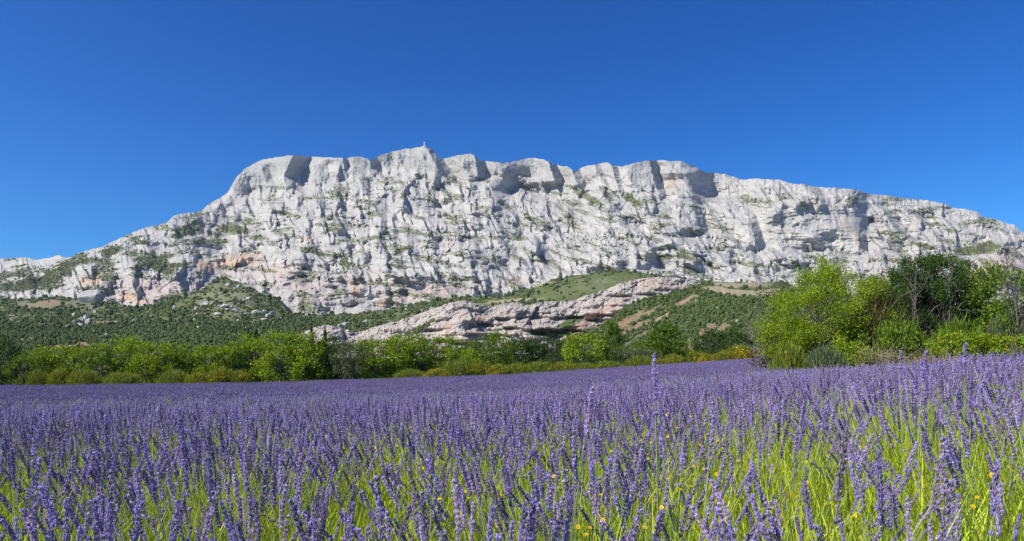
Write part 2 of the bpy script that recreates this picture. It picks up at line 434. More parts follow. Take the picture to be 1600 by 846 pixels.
OCHRE = [(140, 440, 18, 8, 0, .9), (165, 432, 22, 5, 0, .7), (200, 465, 18, 8, 10, .9), (215, 470, 20, 6, 0, .8), (320, 415, 16, 8, 10, .9), (355, 412, 36, 10, -8, .9), (385, 405, 22, 12, 0, .8), (430, 420, 20, 8, 0, .4), (555, 455, 7, 18, -15, 1.0), (595, 475, 7, 8, 0, .9), (615, 470, 14, 8, 0, .5), (680, 458, 34, 10, 0, .35),
    (483, 374, 10, 4, 0, .8), (1340, 372, 5, 20, 0, .6), (1320, 350, 10, 14, 30, .4), (1050, 285, 14, 16, 40, .35), (660, 465, 40, 8, -6, .3), (800, 440, 30, 6, -5, .4)]
PINK = [(1560, 425, 60, 26, -10, .9), (80, 470, 30, 5, 0, .6), (470, 445, 70, 26, 20, .5), (660, 455, 70, 18, 0, .6), (580, 440, 60, 20, 0, .3), (720, 380, 30, 8, 0, .3), (1400, 420, 60, 25, 10, .25), (230, 450, 90, 18, 0, .6), (380, 420, 60, 20, 0, .35)]

ROWS_M, COLS_M = 370, 1440
pxs = np.linspace(-230, 1800, COLS_M)
top = sky_row(pxs)
bot = np.full(COLS_M, 520.0)
t = np.linspace(0, 1, ROWS_M)[:, None]
PY = top[None] + (bot - top)[None] * t
PX = np.broadcast_to(pxs[None], PY.shape).copy()

# steepness (metres of depth per photograph pixel), integrated upwards from the foot
dpy = (bot - top)[None] / (ROWS_M - 1) * np.ones_like(PY)
below = PY - top[None]
cl = (1 - smooth(26, 52, below + 10 * perlin(PX / 40, PY / 60, 3))) * smooth(345, 375, PX) * (1 - smooth(1120, 1170, PX))
low_cliff = smooth(424, 434, PY + (PX - 160) * 0.02) * (1 - smooth(468, 484, PY)) * smooth(60, 110, PX) * (1 - smooth(300, 330, PX))
low_cliff2 = smooth(430, 445, PY) * (1 - smooth(488, 500, PY)) * smooth(400, 450, PX) * (1 - smooth(760, 800, PX))
low_cliff3 = smooth(395, 402, PY) * (1 - smooth(432, 444, PY)) * smooth(900, 950, PX) * (1 - smooth(1060, 1120, PX))
wall = smooth(318, 330, PY) * (1 - smooth(380, 400, PY)) * smooth(1160, 1190, PX) * (1 - smooth(1330, 1360, PX))
slope = np.full(PY.shape, 4.6) + 1.2 * smooth(480, 430, PY) * smooth(150, 350, PX)
for mk, v in ((cl, 1.0), (low_cliff, 1.9), (low_cliff2, 2.4), (low_cliff3, 2.0), (wall, 1.6)):
    slope = slope * (1 - mk) + v * mk
D = 1700 + np.cumsum((slope * dpy)[::-1], axis=0)[::-1]
Dm = D.mean(1, keepdims=True)
kx = np.exp(-(np.arange(-60, 61) / 28.0) ** 2); kx /= kx.sum()
Dp = np.pad(D, ((0, 0), (60, 60)), 'edge')
Dp = np.apply_along_axis(lambda a: np.convolve(a, kx, 'valid'), 1, Dp)
D = 0.25 * D + 0.75 * Dp                    # no seams between neighbouring columns
D = D + np.interp(PX, [-230, 300, 900, 1300, 1800], [80, 0, 0, 60, 240])
# ledges: the rock climbs in steps; beds sag in the middle and dip to the right on the right half
dip = np.interp(PX, [-230, 0, 350, 600, 760, 1000, 1200, 1400, 1800], [60, 0, -70, -40, -10, 120, 190, 190, 230])
def steps(period, amp, seed, dipk, warp):
    ph = (PY - dipk * dip) / period + warp * fbm(PX / (period * 3.0), PY / (period * 1.8), seed, 4)
    fr = ph % 1.0
    st = np.where(fr < 0.72, fr / 0.72 * 0.25, 0.25 + (fr - 0.72) / 0.28 * 0.75)
    k = np.clip(1.5 * fbm(PX / (period * 3.5), PY / (period * 2.0), seed + 3, 2) + 0.55, 0, 1)
    return -amp * (st - fr) * k
body = 1 - np.clip(cl + 0.8 * wall, 0, 1)
D = D + np.interp(PX, [0, 320, 420, 1800], [0.55, 0.6, 1, 1]) * body * (steps(44, 90, 301, 0.55, 0.9) + steps(19, 42, 311, 0.6, 0.9) + steps(8.5, 16, 321, 0.6, 0.9))

# rock relief: slabs running down to the right on the right half, upright flutes on the left
wr = smooth(640, 860, PX + 80 * perlin(PX / 300, PY / 200, 2))
wx = PX + 14 * fbm(PX / 60, PY / 60, 21, 3); wy = PY + 10 * fbm(PX / 60, PY / 60, 22, 3)
ca, sa = math.cos(math.radians(38)), math.sin(math.radians(38))
al, ac = wx * ca + wy * sa, -wx * sa + wy * ca
def two(fn):
    return fn(wx, wy * 0.42) * (1 - wr) + fn(al * 0.45, ac) * wr
rel = -80 * (ridged(wx / 130, wy / 90, 31, 4) - 0.45)
rel += -34 * (two(lambda a, b: ridged(a / 40, b / 40, 35, 4)) - 0.45)
rough_mod = 0.12 + 1.3 * smooth(-0.25, 0.45, fbm(PX / 60, PY / 40, 61, 3))
def fins(period, lean, amp, seed, warp):
    ph = (PX - lean * PY) / period + warp * fbm(PX / (period * 2.6), PY / (period * 2.6), seed, 3)
    fr = ph % 1.0
    saw = np.where(fr < 0.86, fr / 0.86, (1 - fr) / 0.14)
    k = np.clip(2.0 * fbm(PX / (period * 1.8) + 0.37 * np.floor(ph), PY / (period * 0.95), seed + 5, 2) + 0.35, 0, 1)
    return -amp * saw * k
def longribs(period, lean, amp, seed):
    """long sharp ribs running down the face"""
    ph = (PX - lean * PY) / period + 0.55 * fbm(PX / (period * 2.5), PY / (period * 2.5), seed, 3)
    fr = ph % 1.0
    saw = np.where(fr < 0.8, fr / 0.8, (1 - fr) / 0.2)
    k = np.clip(1.6 * fbm(PX / (period * 2.0), PY / (period * 2.6), seed + 5, 2) + 0.4, 0, 1)
    return -amp * saw * k
mid = 1 - 0.75 * np.clip(cl + wall + 0.5 * low_cliff2, 0, 1)
rel += mid * (fins(80, 0.55, 62, 201, 1.4) + fins(33, 0.5, 52, 211, 1.5) + fins(17, 0.45, 30, 231, 1.5) + fins(9, 0.4, 10, 221, 1.4) * rough_mod + wr * longribs(46, 1.0, 58, 241) + wr * longribs(21, 0.9, 24, 251) + (1 - wr) * longribs(40, 0.22, 40, 261))
f1 = facet(wx / 27, wy / 34, 51)[0] * (1 - wr) + facet(al / 40, ac / 24, 52)[0] * wr
f2 = facet(wx / 12, wy / 15, 55)[0] * (1 - wr) + facet(al / 17, ac / 10, 56)[0] * wr
f3 = facet(wx / 6, wy / 7, 57)[0]
f4 = facet(wx / 3.2, wy / 3.6, 59)[0]
calm = 1 - 0.55 * np.clip(cl + wall + 0.6 * low_cliff2, 0, 1)
rel += calm * rough_mod * (12.0 * f1 + 9.0 * f2 + 5.6 * f3 + 2.6 * f4)
# upright flutes in the cliffs, level strata in the amphitheatre
rel += (cl + 0.45 * low_cliff + 0.6 * low_cliff2) * (5.0 * ridged(PX / 13 + 0.15 * fbm(PX / 20, PY / 20, 64, 2), PY / 90, 63, 3))
sw = PY + 7 * fbm(PX / 70, PY / 50, 66, 2) + 0.03 * (PX - 1230)
rel += np.maximum(wall, smooth(1095, 1105, PX) * (1 - smooth(1128, 1140, PX)) * smooth(310, 318, PY) * (1 - smooth(345, 352, PY))) * (14.0 * np.abs((sw / 13.0) % 1 - 0.5) + 7.0 * np.abs((sw / 5.2) % 1 - 0.5))
rel += 1.2 * fbm(PX / 2.4, PY / 2.4, 67, 2)
edge = smooth(0, 14, below)
rel = rel * (1 - 0.5 * np.clip(low_cliff2 + low_cliff3, 0, 1))
# the great ribs and the walls in their lee are smoother than the broken slopes between
for pts, amp, wl, wrr in CRESTS:
    if amp < 24: continue
    x0 = min(p[0] for p in pts) - wl * 2; x1 = max(p[0] for p in pts) + wrr * 2
    c0, c1 = np.searchsorted(pxs, [x0, x1]); sx, sy = PX[:, c0:c1], PY[:, c0:c1]
    s, alg = poly_dist(sx, sy, pts)
    v = smooth(pts[0][1] - 12, pts[0][1], sy) * (1 - smooth(pts[-1][1], pts[-1][1] + 14, sy))
    rel[:, c0:c1] *= 1 - 0.42 * v * np.where(s < 0, np.exp(-(s / (0.8 * wl)) ** 2), np.exp(-(s / (1.3 * wrr)) ** 2))
D = D + rel * (0.35 + 0.65 * edge) * np.interp(PX, [0, 320, 420, 1800], [0.45, 0.5, 0.8, 0.8])
for pts, amp, wl, wrr in CRESTS:
    if amp <= 0: continue
    amp = amp * ((1.9 if amp >= 30 else 1.5) if pts[0][0] > 345 else 0.5)
    x0 = min(p[0] for p in pts) - wl * 2 - 4; x1 = max(p[0] for p in pts) + wrr * 2.6 + 4
    c0, c1 = np.searchsorted(pxs, [x0, x1])
    sx, sy = PX[:, c0:c1], PY[:, c0:c1]
    jx = sx + 1.6 * fbm(sx / 8, sy / 8, 71, 2)
    s, alg = poly_dist(jx, sy, pts)
    ya, yb = pts[0][1], pts[-1][1]
    v = smooth(ya - 8, ya + 3, sy) * (1 - smooth(yb - 3, yb + 9, sy))
    if ya - np.interp(pts[0][0], SKY[:, 0], SKY[:, 1]) < 6: v = 1 - smooth(yb - 3, yb + 9, sy)
    left = np.exp(-(np.minimum(s, 0) / wl) ** 2)
    ramp = np.clip(s / (0.9 * wrr), 0, 1)
    D[:, c0:c1] += v * (-0.55 * amp * left * (s <= 0) + (s > 0) * amp * ((-0.55 + 1.15 * ramp) * (s < 0.9 * wrr) + 0.60 * (s >= 0.9 * wrr) * np.exp(-((s - 0.9 * wrr) / (0.9 * wrr)) ** 2)))
# the rounded pink knoll on the right
kn = np.exp(-(((PX - 1562) / 52) ** 2 + ((PY - 432) / 30) ** 2))
D -= 130 * kn
D = np.maximum(D, 1500)

veg = np.zeros_like(PX); och = np.zeros_like(PX); pnk = np.zeros_like(PX)
jx = PX + 9 * fbm(PX / 16, PY / 10, 81, 3); jy = PY + 5 * fbm(PX / 16, PY / 10, 82, 3)
for arr, lst in ((veg, VEG), (och, OCHRE), (pnk, PINK)):
    for cx, cy, rx, ry, ang, am in lst:
        R = max(rx, ry) * 1.4 + 12
        c0, c1 = np.searchsorted(pxs, [cx - R, cx + R])
        arr[:, c0:c1] = np.maximum(arr[:, c0:c1], am * np.clip(ell(jx[:, c0:c1], jy[:, c0:c1], cx, cy, rx, ry, ang), 0, 1))
veg = np.maximum(veg * 0.80, 0.56 * np.clip(fbm(PX / 46, (PY - 0.55 * dip) / 11, 85, 4) * 2.4 + 0.30, 0, 1) * (1 - 0.8 * cl) * (1 - 0.6 * wall))
flank = 1 - smooth(280, 380, PX)
veg = np.clip(veg + 0.42 * flank * np.clip(2.0 * fbm(PX / 55, (PY + 0.25 * PX) / 16, 93, 4) + 0.25, 0, 1) * (1 - low_cliff) * smooth(6, 14, below), 0, 1)
grey = np.clip(0.5 * fbm(PX / 50, PY / 30, 87, 4) + 0.25 * cl + 0.3 * low_cliff2 * smooth(500, 560, PX) - 0.05, 0, 1)
tint = np.stack([veg, och, pnk, grey], -1)

V = P(PX, PY, D)
# the far side of the crest, dropping away behind it
back = []
for k, (dd, dz) in enumerate(((25, 3), (90, 30), (260, 120), (600, 330), (900, 620))):
    b_ = V[0].copy(); b_[:, 1] += dd + 8 * perlin(pxs / 14, pxs * 0 + k, 91); b_[:, 2] -= dz; b_[:, 0] *= 1 + dd / 4000.0
    back.append(b_)
V = np.concatenate([np.stack(back[::-1]), V], 0)
tint = np.concatenate([np.repeat(tint[:1], 5, 0), tint], 0)
mountain = grid_obj('mountain', V, False, {'tint': tint}, M_ROCK)
tag(mountain, 'long white limestone mountain with craggy cliffs and green ledges', kind='structure')
MV, MVEG = V[5:], veg
mountain_low = float(V[..., 2].min())

# ------------------------------------------------------------------ foothills, the pink ridge, the wooded slope on the right
FT = np.array([(-300, 470), (0, 470), (50, 466), (100, 464), (120, 470), (160, 474), (185, 476), (215, 482), (240, 476), (262, 466), (300, 462), (318, 452), (332, 438), (348, 433), (372, 440), (392, 452), (410, 460), (437, 468), (450, 490), (480, 494), (520, 492), (560, 492), (600, 486), (640, 478), (680, 470),
    (710, 464), (740, 464), (780, 465), (810, 456), (850, 442), (880, 434), (930, 426), (975, 422), (1010, 427), (1040, 434), (1090, 437), (1130, 441), (1220, 442), (1300, 470), (1600, 490), (1900, 500)], float)
def foot_top(px): return np.interp(px, FT[:, 0], FT[:, 1]) + 2.0 * fbm(px / 14, px * 0 + 1.7, 101, 3)
_fx = np.arange(-400, 2000.0, 10); _fy = np.interp(_fx, FT[:, 0], FT[:, 1])
_k = np.exp(-(np.arange(-16, 17) / 7.0) ** 2); _fs = np.convolve(np.pad(_fy, 16, 'edge'), _k / _k.sum(), 'valid')
def foot_depth(px, py):
    f = np.clip((HZ + 2 - py) / (HZ + 2 - np.interp(px, _fx, _fs)), 0, 1.12)
    return 150 * (1560 / 150.0) ** f
def foot_depth_cut(px, py, tp):
    d = foot_depth(px, py)
    rt = np.interp(px, RT[:, 0], RT[:, 1])
    inside = smooth(RT[0, 0] - 2, RT[0, 0] + 10, px) * (1 - smooth(1100, 1112, px)) * smooth(-1, 3, py - rt)
    return d * (1 - inside) + np.maximum(d, ridge_depth(px, rt, rt) + 40) * inside
RT = np.array([(448, 545), (455, 531), (470, 522), (490, 512), (510, 508), (525, 510), (540, 515), (556, 520), (566, 518), (580, 513), (600, 507), (640, 496), (680, 481), (705, 473), (725, 470), (745, 475), (770, 480), (782, 476), (804, 472), (827, 477), (851, 471), (879, 471), (899, 468.6), (922, 460), (946, 453), (969, 442.5), (993, 436.6), (1019, 433),
    (1035, 433), (1071, 435.5), (1090, 439), (1104, 446), (1112, 452)], float)
def ridge_top(px): return np.interp(px, RT[:, 0], RT[:, 1]) + 1.6 * fbm(px / 9, px * 0 + 5.7, 131, 3)
def ridge_depth(px, py, tp):
    d0 = np.interp(px, [448, 560, 720, 1112], [560, 575, 600, 690.0])
    return d0 - (py - tp) * (1.1 + 0.8 * fbm(px / 50, py / 12, 135, 2)) * d0 / 900.0
def hill(name, pxa, topf, depthf, rows, cols, relief, tintf, mat, back_drop, label, bottom=HZ + 40):
    px1 = np.linspace(pxa[0], pxa[1], cols)
    tp = topf(px1)
    tt = np.linspace(0, 1, rows)[:, None]
    py = tp[None] + (bottom - tp)[None] * tt
    px = np.broadcast_to(px1[None], py.shape).copy()
    d = depthf(px, py, tp[None])
    d = d + relief(px, py, d)
    v = P(px, py, d)
    tn = tintf(px, py, tp[None])
    b1 = v[0].copy(); b1[:, 1] += back_drop * 0.3; b1[:, 0] *= 1.004; b1[:, 2] -= back_drop * 0.05
    b2 = v[0].copy(); b2[:, 1] += back_drop; b2[:, 2] -= back_drop * 0.5
    v2 = np.concatenate([b2[None], b1[None], v], 0)
    tn2 = np.concatenate([tn[:1], tn[:1], tn], 0)
    ob = grid_obj(name, v2, False, {'tint': tn2}, mat)
    tag(ob, label, kind='structure')
    return px, py, d, v, tn

SOIL = [(40, 530, 36, 3, 0, 1.), (110, 542, 50, 4, -3, 1.), (165, 504, 20, 2, 0, .8), (75, 473, 18, 4, -5, .9), (60, 478, 26, 4, 0, .6), (235, 552, 16, 4, -10, .7), (120, 536, 30, 2, 0, .6)]
BARE = [(170, 505, 22, 2.5, 0, .8), (830, 447, 30, 3, -10, .9), (800, 470, 46, 2.5, -4, .9), (360, 470, 70, 26, 0, .25), (110, 478, 110, 8, 0, .25), (1150, 446, 60, 4, 0, .9), (925, 445, 40, 8, -10, .1), (960, 452, 30, 2, -14, .7)]
def mask_of(px, py, lst, seed):
    jx = px + 8 * fbm(px / 14, py / 8, seed, 3); jy = py + 3.0 * fbm(px / 14, py / 8, seed + 1, 3)
    r_ = np.zeros_like(px)
    for cx, cy, rx, ry, ang, am in lst: r_ = np.maximum(r_, am * np.clip(ell(jx, jy, cx, cy, rx, ry, ang), 0, 1))
    return r_
def foot_tint(px, py, tp):
    soil = 0.75 * mask_of(px, py, SOIL, 111); bare = mask_of(px, py, BARE, 113)
    v = 0.62 + 0.25 * fbm(px / 30, py / 14, 115, 3) - 0.9 * soil - 0.9 * bare
    return np.stack([np.clip(v, 0, 1), np.clip(bare * 1.2, 0, 1), soil, 0 * px], -1)
foot = hill('foothills', (-260, 1760), foot_top, foot_depth_cut, 150, 1000,
            lambda px, py, d: d * (0.020 * fbm(px / 60, py / 20, 121, 4) + 0.006 * facet(px / 9, py / 5, 123)[0] + 0.05 * fbm(px / 200, py / 60, 124, 2)) * smooth(HZ + 6, HZ - 15, py),
            foot_tint, M_HILL, 300, 'green scrubby foothill slopes strewn with pale rocks below the cliffs')

RCREST = [([(835, 484), (830, 492), (822, 505)], 26, 30, 10), ([(733, 488), (738, 500), (746, 512)], 24, 26, 16), ([(775, 500), (790, 518)], 22, 22, 18), ([(828, 508), (829, 518)], 14, 22, 8), ([(533, 518), (536, 532)], 14, 14, 7),
          ([(725, 515), (732, 530)], 18, 18, 12), ([(640, 510), (650, 522)], 8, 12, 8), ([(935, 465), (948, 472)], 8, 12, 8), ([(690, 480), (700, 490)], 6, 12, 8)]
def ridge_relief(px, py, d):
    jx2 = px + 6 * fbm(px / 20, py / 20, 141, 3); jy2 = py + 4 * fbm(px / 20, py / 20, 142, 3)
    u = jx2 * 0.90 - jy2 * 0.42; w = jx2 * 0.42 + jy2 * 0.90          # beds rise to the right
    k = d / 900.0
    e = -6 * (ridged(u / 60, w / 22, 143, 4) - 0.4) + 2.2 * facet(u / 26, w / 13, 145)[0] + 1.7 * facet(u / 10, w / 7, 147)[0] + 1.0 * facet(px / 4, py / 3.4, 149)[0]
    e += 0.6 * np.abs((w / 6.0) % 1 - 0.5)
    for pts, amp, wl, wrr in RCREST:
        amp = amp * 0.45
        s, a_ = poly_dist(px, py, pts)
        ya, yb = pts[0][1], pts[-1][1]
        v = smooth(ya - 8, ya + 2, py) * (1 - smooth(yb - 2, yb + 8, py))
        e += v * (-0.5 * amp * np.exp(-(np.minimum(s, 0) / wl) ** 2) * (s <= 0) + (s > 0) * (-0.5 * amp * np.exp(-(s / 1.5) ** 2) + 0.8 * amp * np.exp(-((s / wrr - 0.35) / 0.75) ** 2) * smooth(0, 2, s)))
    return e * k
def ridge_tint(px, py, tp):
    v = mask_of(px, py, [(670, 505, 24, 5, -28, 1.), (650, 515, 12, 5, 0, .8), (890, 505, 30, 10, -25, 1.), (850, 520, 34, 9, 0, 1.), (820, 486, 10, 4, 0, .4), (760, 492, 16, 5, 0, .5), (905, 520, 16, 12, 0, .7), (925, 512, 16, 8, -20, .8)], 151)
    soil = mask_of(px, py, [(905, 512, 22, 5, -28, 1.), (950, 505, 24, 8, -25, 1.), (935, 490, 40, 4, -22, .8), (970, 492, 16, 5, -40, .9), (750, 498, 14, 5, 0, .8), (700, 512, 5, 10, 10, .7), (740, 515, 14, 6, 0, .5), (795, 515, 10, 4, -30, .6)], 153)
    och_ = mask_of(px, py, [(1030, 445, 60, 8, 5, .5), (720, 485, 10, 5, 0, .5), (960, 470, 30, 5, -20, .4)], 155)
    return np.stack([np.clip(v * 0.75, 0, 1), och_, soil, np.clip(0.3 * fbm(px / 40, py / 20, 157, 3) + .1, 0, 1)], -1)
hill('rock_ridge', (449, 1111), ridge_top, ridge_depth, 170, 700, ridge_relief, ridge_tint, M_RIDGE, 60, 'pinkish banded limestone ridge behind the trees', bottom=560)

WT = np.array([(840, 566), (872, 548), (900, 534), (925, 520), (948, 506), (962, 497), (972, 484), (990, 475), (1015, 466), (1040, 460), (1066, 455), (1085, 448), (1100, 445), (1115, 444), (1140, 452), (1180, 454), (1215, 450), (1260, 456), (1400, 470), (1700, 500)], float)
def wood_top(px): return np.interp(px, WT[:, 0], WT[:, 1]) + 1.2 * fbm(px / 8, px * 0 + 6.7, 161, 3)
def wood_depth(px, py, tp):
    f = np.clip((HZ + 2 - py) / (HZ + 2 - 445.0), 0, 1)
    return 145 * (560 / 145.0) ** f
WSOIL = [(1095, 525, 34, 7, -38, 1.), (1080, 540, 26, 6, -30, 1.), (975, 505, 40, 6, -28, 1.), (985, 515, 36, 4, -25, 1.), (1010, 490, 30, 3, -25, .9), (1130, 512, 16, 5, -40, .7), (1055, 478, 26, 2.5, -28, .8), (1030, 500, 18, 2.5, -35, .7), (1075, 470, 16, 2.5, -28, .8), (1000, 525, 30, 3, -30, .6)]
WBARE = [(1075, 468, 16, 3, -25, .9), (1035, 495, 14, 3, -28, 1.), (1120, 452, 22, 5, 0, 1.), (1160, 458, 50, 5, 4, 1.), (1200, 454, 22, 7, 0, 1.)]
def wood_tint(px, py, tp):
    soil = 0.8 * mask_of(px, py, WSOIL, 163); bare = mask_of(px, py, WBARE, 165)
    return np.stack([np.clip(0.66 + .2 * fbm(px / 20, py / 12, 167, 3) - soil - bare, 0, 1), np.clip(bare * 1.3, 0, 1), soil, 0 * px], -1)
wood = hill('wooded_hill', (842, 1640), wood_top, wood_depth, 130, 520, lambda px, py, d: d * (0.02 * fbm(px / 40, py / 16, 171, 4) + 0.006 * facet(px / 8, py / 5, 173)[0]) * smooth(HZ + 6, HZ - 15, py),
            wood_tint, M_HILL, 120, 'green hill slope with red earth scars below the right end of the pink ridge')
# ------------------------------------------------------------------ scattering helper (for uncountable cover only)
def scatter(name, pts, rot, scl, idx, protos, label):
    """one object of kind stuff: instances of the given meshes at points"""
    n = len(pts)
    me = bpy.data.meshes.new(name); me.vertices.add(n)
    me.vertices.foreach_set('co', np.asarray(pts, np.float32).ravel())
    a = me.attributes.new('rot', 'FLOAT_VECTOR', 'POINT'); a.data.foreach_set('vector', np.asarray(rot, np.float32).ravel())
    a = me.attributes.new('scl', 'FLOAT_VECTOR', 'POINT'); a.data.foreach_set('vector', np.asarray(scl, np.float32).ravel())
    a = me.attributes.new('idx', 'INT', 'POINT'); a.data.foreach_set('value', np.asarray(idx, np.int32).ravel())
    pc = bpy.data.collections.new(name + '_kinds')
    for k, pm in enumerate(protos):
        po = bpy.data.objects.new('%s_kind_%02d' % (name, k), pm); pc.objects.link(po)
    o = bpy.data.objects.new(name, me); COL.objects.link(o)
    ng = bpy.data.node_groups.new(name, 'GeometryNodeTree')
    ng.interface.new_socket('Geometry', in_out='INPUT', socket_type='NodeSocketGeometry')
    ng.interface.new_socket('Geometry', in_out='OUTPUT', socket_type='NodeSocketGeometry')
    gi = ng.nodes.new('NodeGroupInput'); go = ng.nodes.new('NodeGroupOutput')
    ci = ng.nodes.new('GeometryNodeCollectionInfo'); ci.inputs[0].default_value = pc
    ci.inputs['Separate Children'].default_value = True; ci.inputs['Reset Children'].default_value = True
    ip = ng.nodes.new('GeometryNodeInstanceOnPoints'); ip.inputs['Pick Instance'].default_value = True
    def named(attr, kind, sock):
        na = ng.nodes.new('GeometryNodeInputNamedAttribute'); na.data_type = kind; na.inputs[0].default_value = attr
        ng.links.new(na.outputs[0], sock)
    named('idx', 'INT', ip.inputs['Instance Index']); named('rot', 'FLOAT_VECTOR', ip.inputs['Rotation']); named('scl', 'FLOAT_VECTOR', ip.inputs['Scale'])
    ng.links.new(gi.outputs[0], ip.inputs['Points']); ng.links.new(ci.outputs[0], ip.inputs['Instance']); ng.links.new(ip.outputs[0], go.inputs[0])
    md = o.modifiers.new('scatter', 'NODES'); md.node_group = ng
    tag(o, label, kind='stuff')
    return o

class Soup:
    """collects triangles/quads with per-point colour"""
    def __init__(self): self.v = []; self.f = []; self.c = []; self.n = 0
    def add(self, v, f, c=None):
        v = np.asarray(v, float).reshape(-1, 3); f = np.asarray(f, int)
        self.v.append(v); self.f.append(f + self.n); self.n += len(v)
        c = np.ones(3) if c is None else np.asarray(c, float)
        self.c.append(np.broadcast_to(c, (len(v), 3)))
    def mesh(self, name, mat, smooth_shade=False, size=None):
        v = np.concatenate(self.v); c = np.concatenate(self.c)
        if size is None: size = self.f[0].shape[-1]
        f = np.concatenate([x.reshape(-1, size) for x in self.f])
        return make_mesh(name, v, f, size, smooth_shade, {'col': c}, mat)

def tube(soup, pts, rad, sides=5, col=None):
    pts = np.asarray(pts, float); n = len(pts); rad = np.broadcast_to(rad, (n,))
    t = np.gradient(pts, axis=0); t /= np.linalg.norm(t, axis=1, keepdims=True) + 1e-9
    ref = np.array([0.3, 0.95, 0.1]); ref = ref / np.linalg.norm(ref)
    if abs(t[0] @ ref) > .9: ref = np.array([1.0, 0, 0])
    a = np.cross(t, ref); a /= np.linalg.norm(a, axis=1, keepdims=True) + 1e-9; b_ = np.cross(t, a)
    an = np.arange(sides) / sides * 2 * np.pi
    v = pts[:, None] + rad[:, None, None] * (np.cos(an)[None, :, None] * a[:, None] + np.sin(an)[None, :, None] * b_[:, None])
    i, j = np.meshgrid(np.arange(n - 1), np.arange(sides), indexing='ij')
    q = np.stack([i * sides + j, i * sides + (j + 1) % sides, (i + 1) * sides + (j + 1) % sides, (i + 1) * sides + j], -1).reshape(-1, 4)
    soup.add(v.reshape(-1, 3), q, col)

def rand_dirs(n, rng):
    d = rng.normal(size=(n, 3)); return d / np.linalg.norm(d, axis=1, keepdims=True)

def leaves(soup, pos, nrm_dir, length, width, rng, up=0.3, col=None):
    """rhombic leaves folded along the middle: pos (N,3), nrm_dir = preferred outward direction"""
    n = len(pos)
    d = rand_dirs(n, rng) + 0.7 * nrm_dir + np.array([0, 0, up]); d /= np.linalg.norm(d, axis=1, keepdims=True)
    s = np.cross(d, rand_dirs(n, rng)); s /= np.linalg.norm(s, axis=1, keepdims=True) + 1e-9
    L = length * rng.uniform(0.6, 1.35, (n, 1)); W = width * rng.uniform(0.6, 1.3, (n, 1))
    k = np.cross(d, s) * W * 0.25
    v = np.stack([pos, pos + d * L * 0.5 + s * W + k, pos + d * L, pos + d * L * 0.5 - s * W + k], 1)
    i = np.arange(n)[:, None] * 4
    q = np.concatenate([i, i + 1, i + 2, i + 3], 1)
    if col is not None and np.ndim(col) == 2: col = np.repeat(col, 4, 0)
    soup.add(v.reshape(-1, 3), q, col)

# ------------------------------------------------------------------ low scrub and pines on the far slopes
def icosphere(sub):
    import bmesh
    bm = bmesh.new(); bmesh.ops.create_icosphere(bm, subdivisions=sub, radius=1.0)
    v = np.array([x.co[:] for x in bm.verts]); f = np.array([[y.index for y in x.verts] for x in bm.faces]); bm.free()
    return v, f
ICO2, ICO3 = icosphere(2), icosphere(3)
def far_bush(seed, tall, col):
    rng = np.random.default_rng(seed); sp_ = Soup()
    for k in range(4):
        v, f = ICO2
        c = rng.normal(0, 0.42, 3) * [1, 1, 0.5] + [0, 0, 0.55 * tall]
        r_ = rng.uniform(0.45, 0.8)
        sp_.add((v * (1 + rng.normal(0, 0.16, (len(v), 1)))) * r_ * [1, 1, tall] + c, f, np.array(col) * rng.uniform(0.8, 1.2))
    return sp_.mesh('far_bush', M_SCRUB)
M_SCRUB = attr_material('scrub_leaf', 0.12, 0.8, 0.4)
SCRUB_COLS = [(0.105, 0.135, 0.034), (0.135, 0.162, 0.038), (0.070, 0.105, 0.030), (0.165, 0.180, 0.048), (0.080, 0.118, 0.034), (0.120, 0.135, 0.042)]
scrub_protos = [far_bush(900 + k, (0.9, 1.0, 1.5, 0.8, 1.8, 1.2)[k], SCRUB_COLS[k]) for k in range(6)]
scrub_protos += [far_bush(950 + k, 0.7, c_) for k, c_ in enumerate(((0.17, 0.185, 0.075), (0.20, 0.205, 0.09), (0.14, 0.165, 0.065)))]

def slope_points(px, py, d, v, weight, n, rng):
    w = weight.ravel().copy()
    w = np.clip(w, 0, None)
    i = rng.choice(w.size, size=n, p=w / w.sum())
    R, C = px.shape
    r_ = np.clip(i // C + rng.uniform(-.5, .5, n), 0, R - 1.001); c_ = np.clip(i % C + rng.uniform(-.5, .5, n), 0, C - 1.001)
    r0 = r_.astype(int); c0 = c_.astype(int); fr = (r_ - r0)[:, None]; fc = (c_ - c0)[:, None]
    return (v[r0, c0] * (1 - fr) * (1 - fc) + v[r0 + 1, c0] * fr * (1 - fc) + v[r0, c0 + 1] * (1 - fr) * fc + v[r0 + 1, c0 + 1] * fr * fc), i

rng = np.random.default_rng(31)
pts_l, scl_l, idx_l = [], [], []
def add_scrub(arr, nn, weight, smin, smax, kinds):
    px, py, d, v, tn = arr
    p_, i_ = slope_points(px, py, d, v, weight, nn, rng)
    s_ = rng.lognormal(0, 0.5, nn) * rng.uniform(smin, smax, nn)
    s_ = np.minimum(s_, 2.3 * p_[:, 1] / F * rng.uniform(.5, 1.3, nn))
    s_ = s_[:, None] * np.stack([rng.uniform(.8, 1.3, nn), rng.uniform(.8, 1.3, nn), rng.uniform(.7, 1.15, nn)], -1)
    p_[:, 2] -= 0.15 * s_[:, 2]
    pts_l.append(p_); scl_l.append(s_); idx_l.append(rng.choice(kinds, nn))
px, py, d, v, tn = foot
dens = np.clip(tn[..., 0] - 0.25 + 0.5 * fbm(px / 22, py / 10, 181, 3), 0, 1)
ridge_in = (px > 448) & (px < 1112) & (py > np.interp(px, RT[:, 0], RT[:, 1]) + 2)
dens = np.where(ridge_in | (py > 572), 0, dens)
meadow = np.clip(ell(px, py, 930, 450, 110, 26, -12), 0, 1)
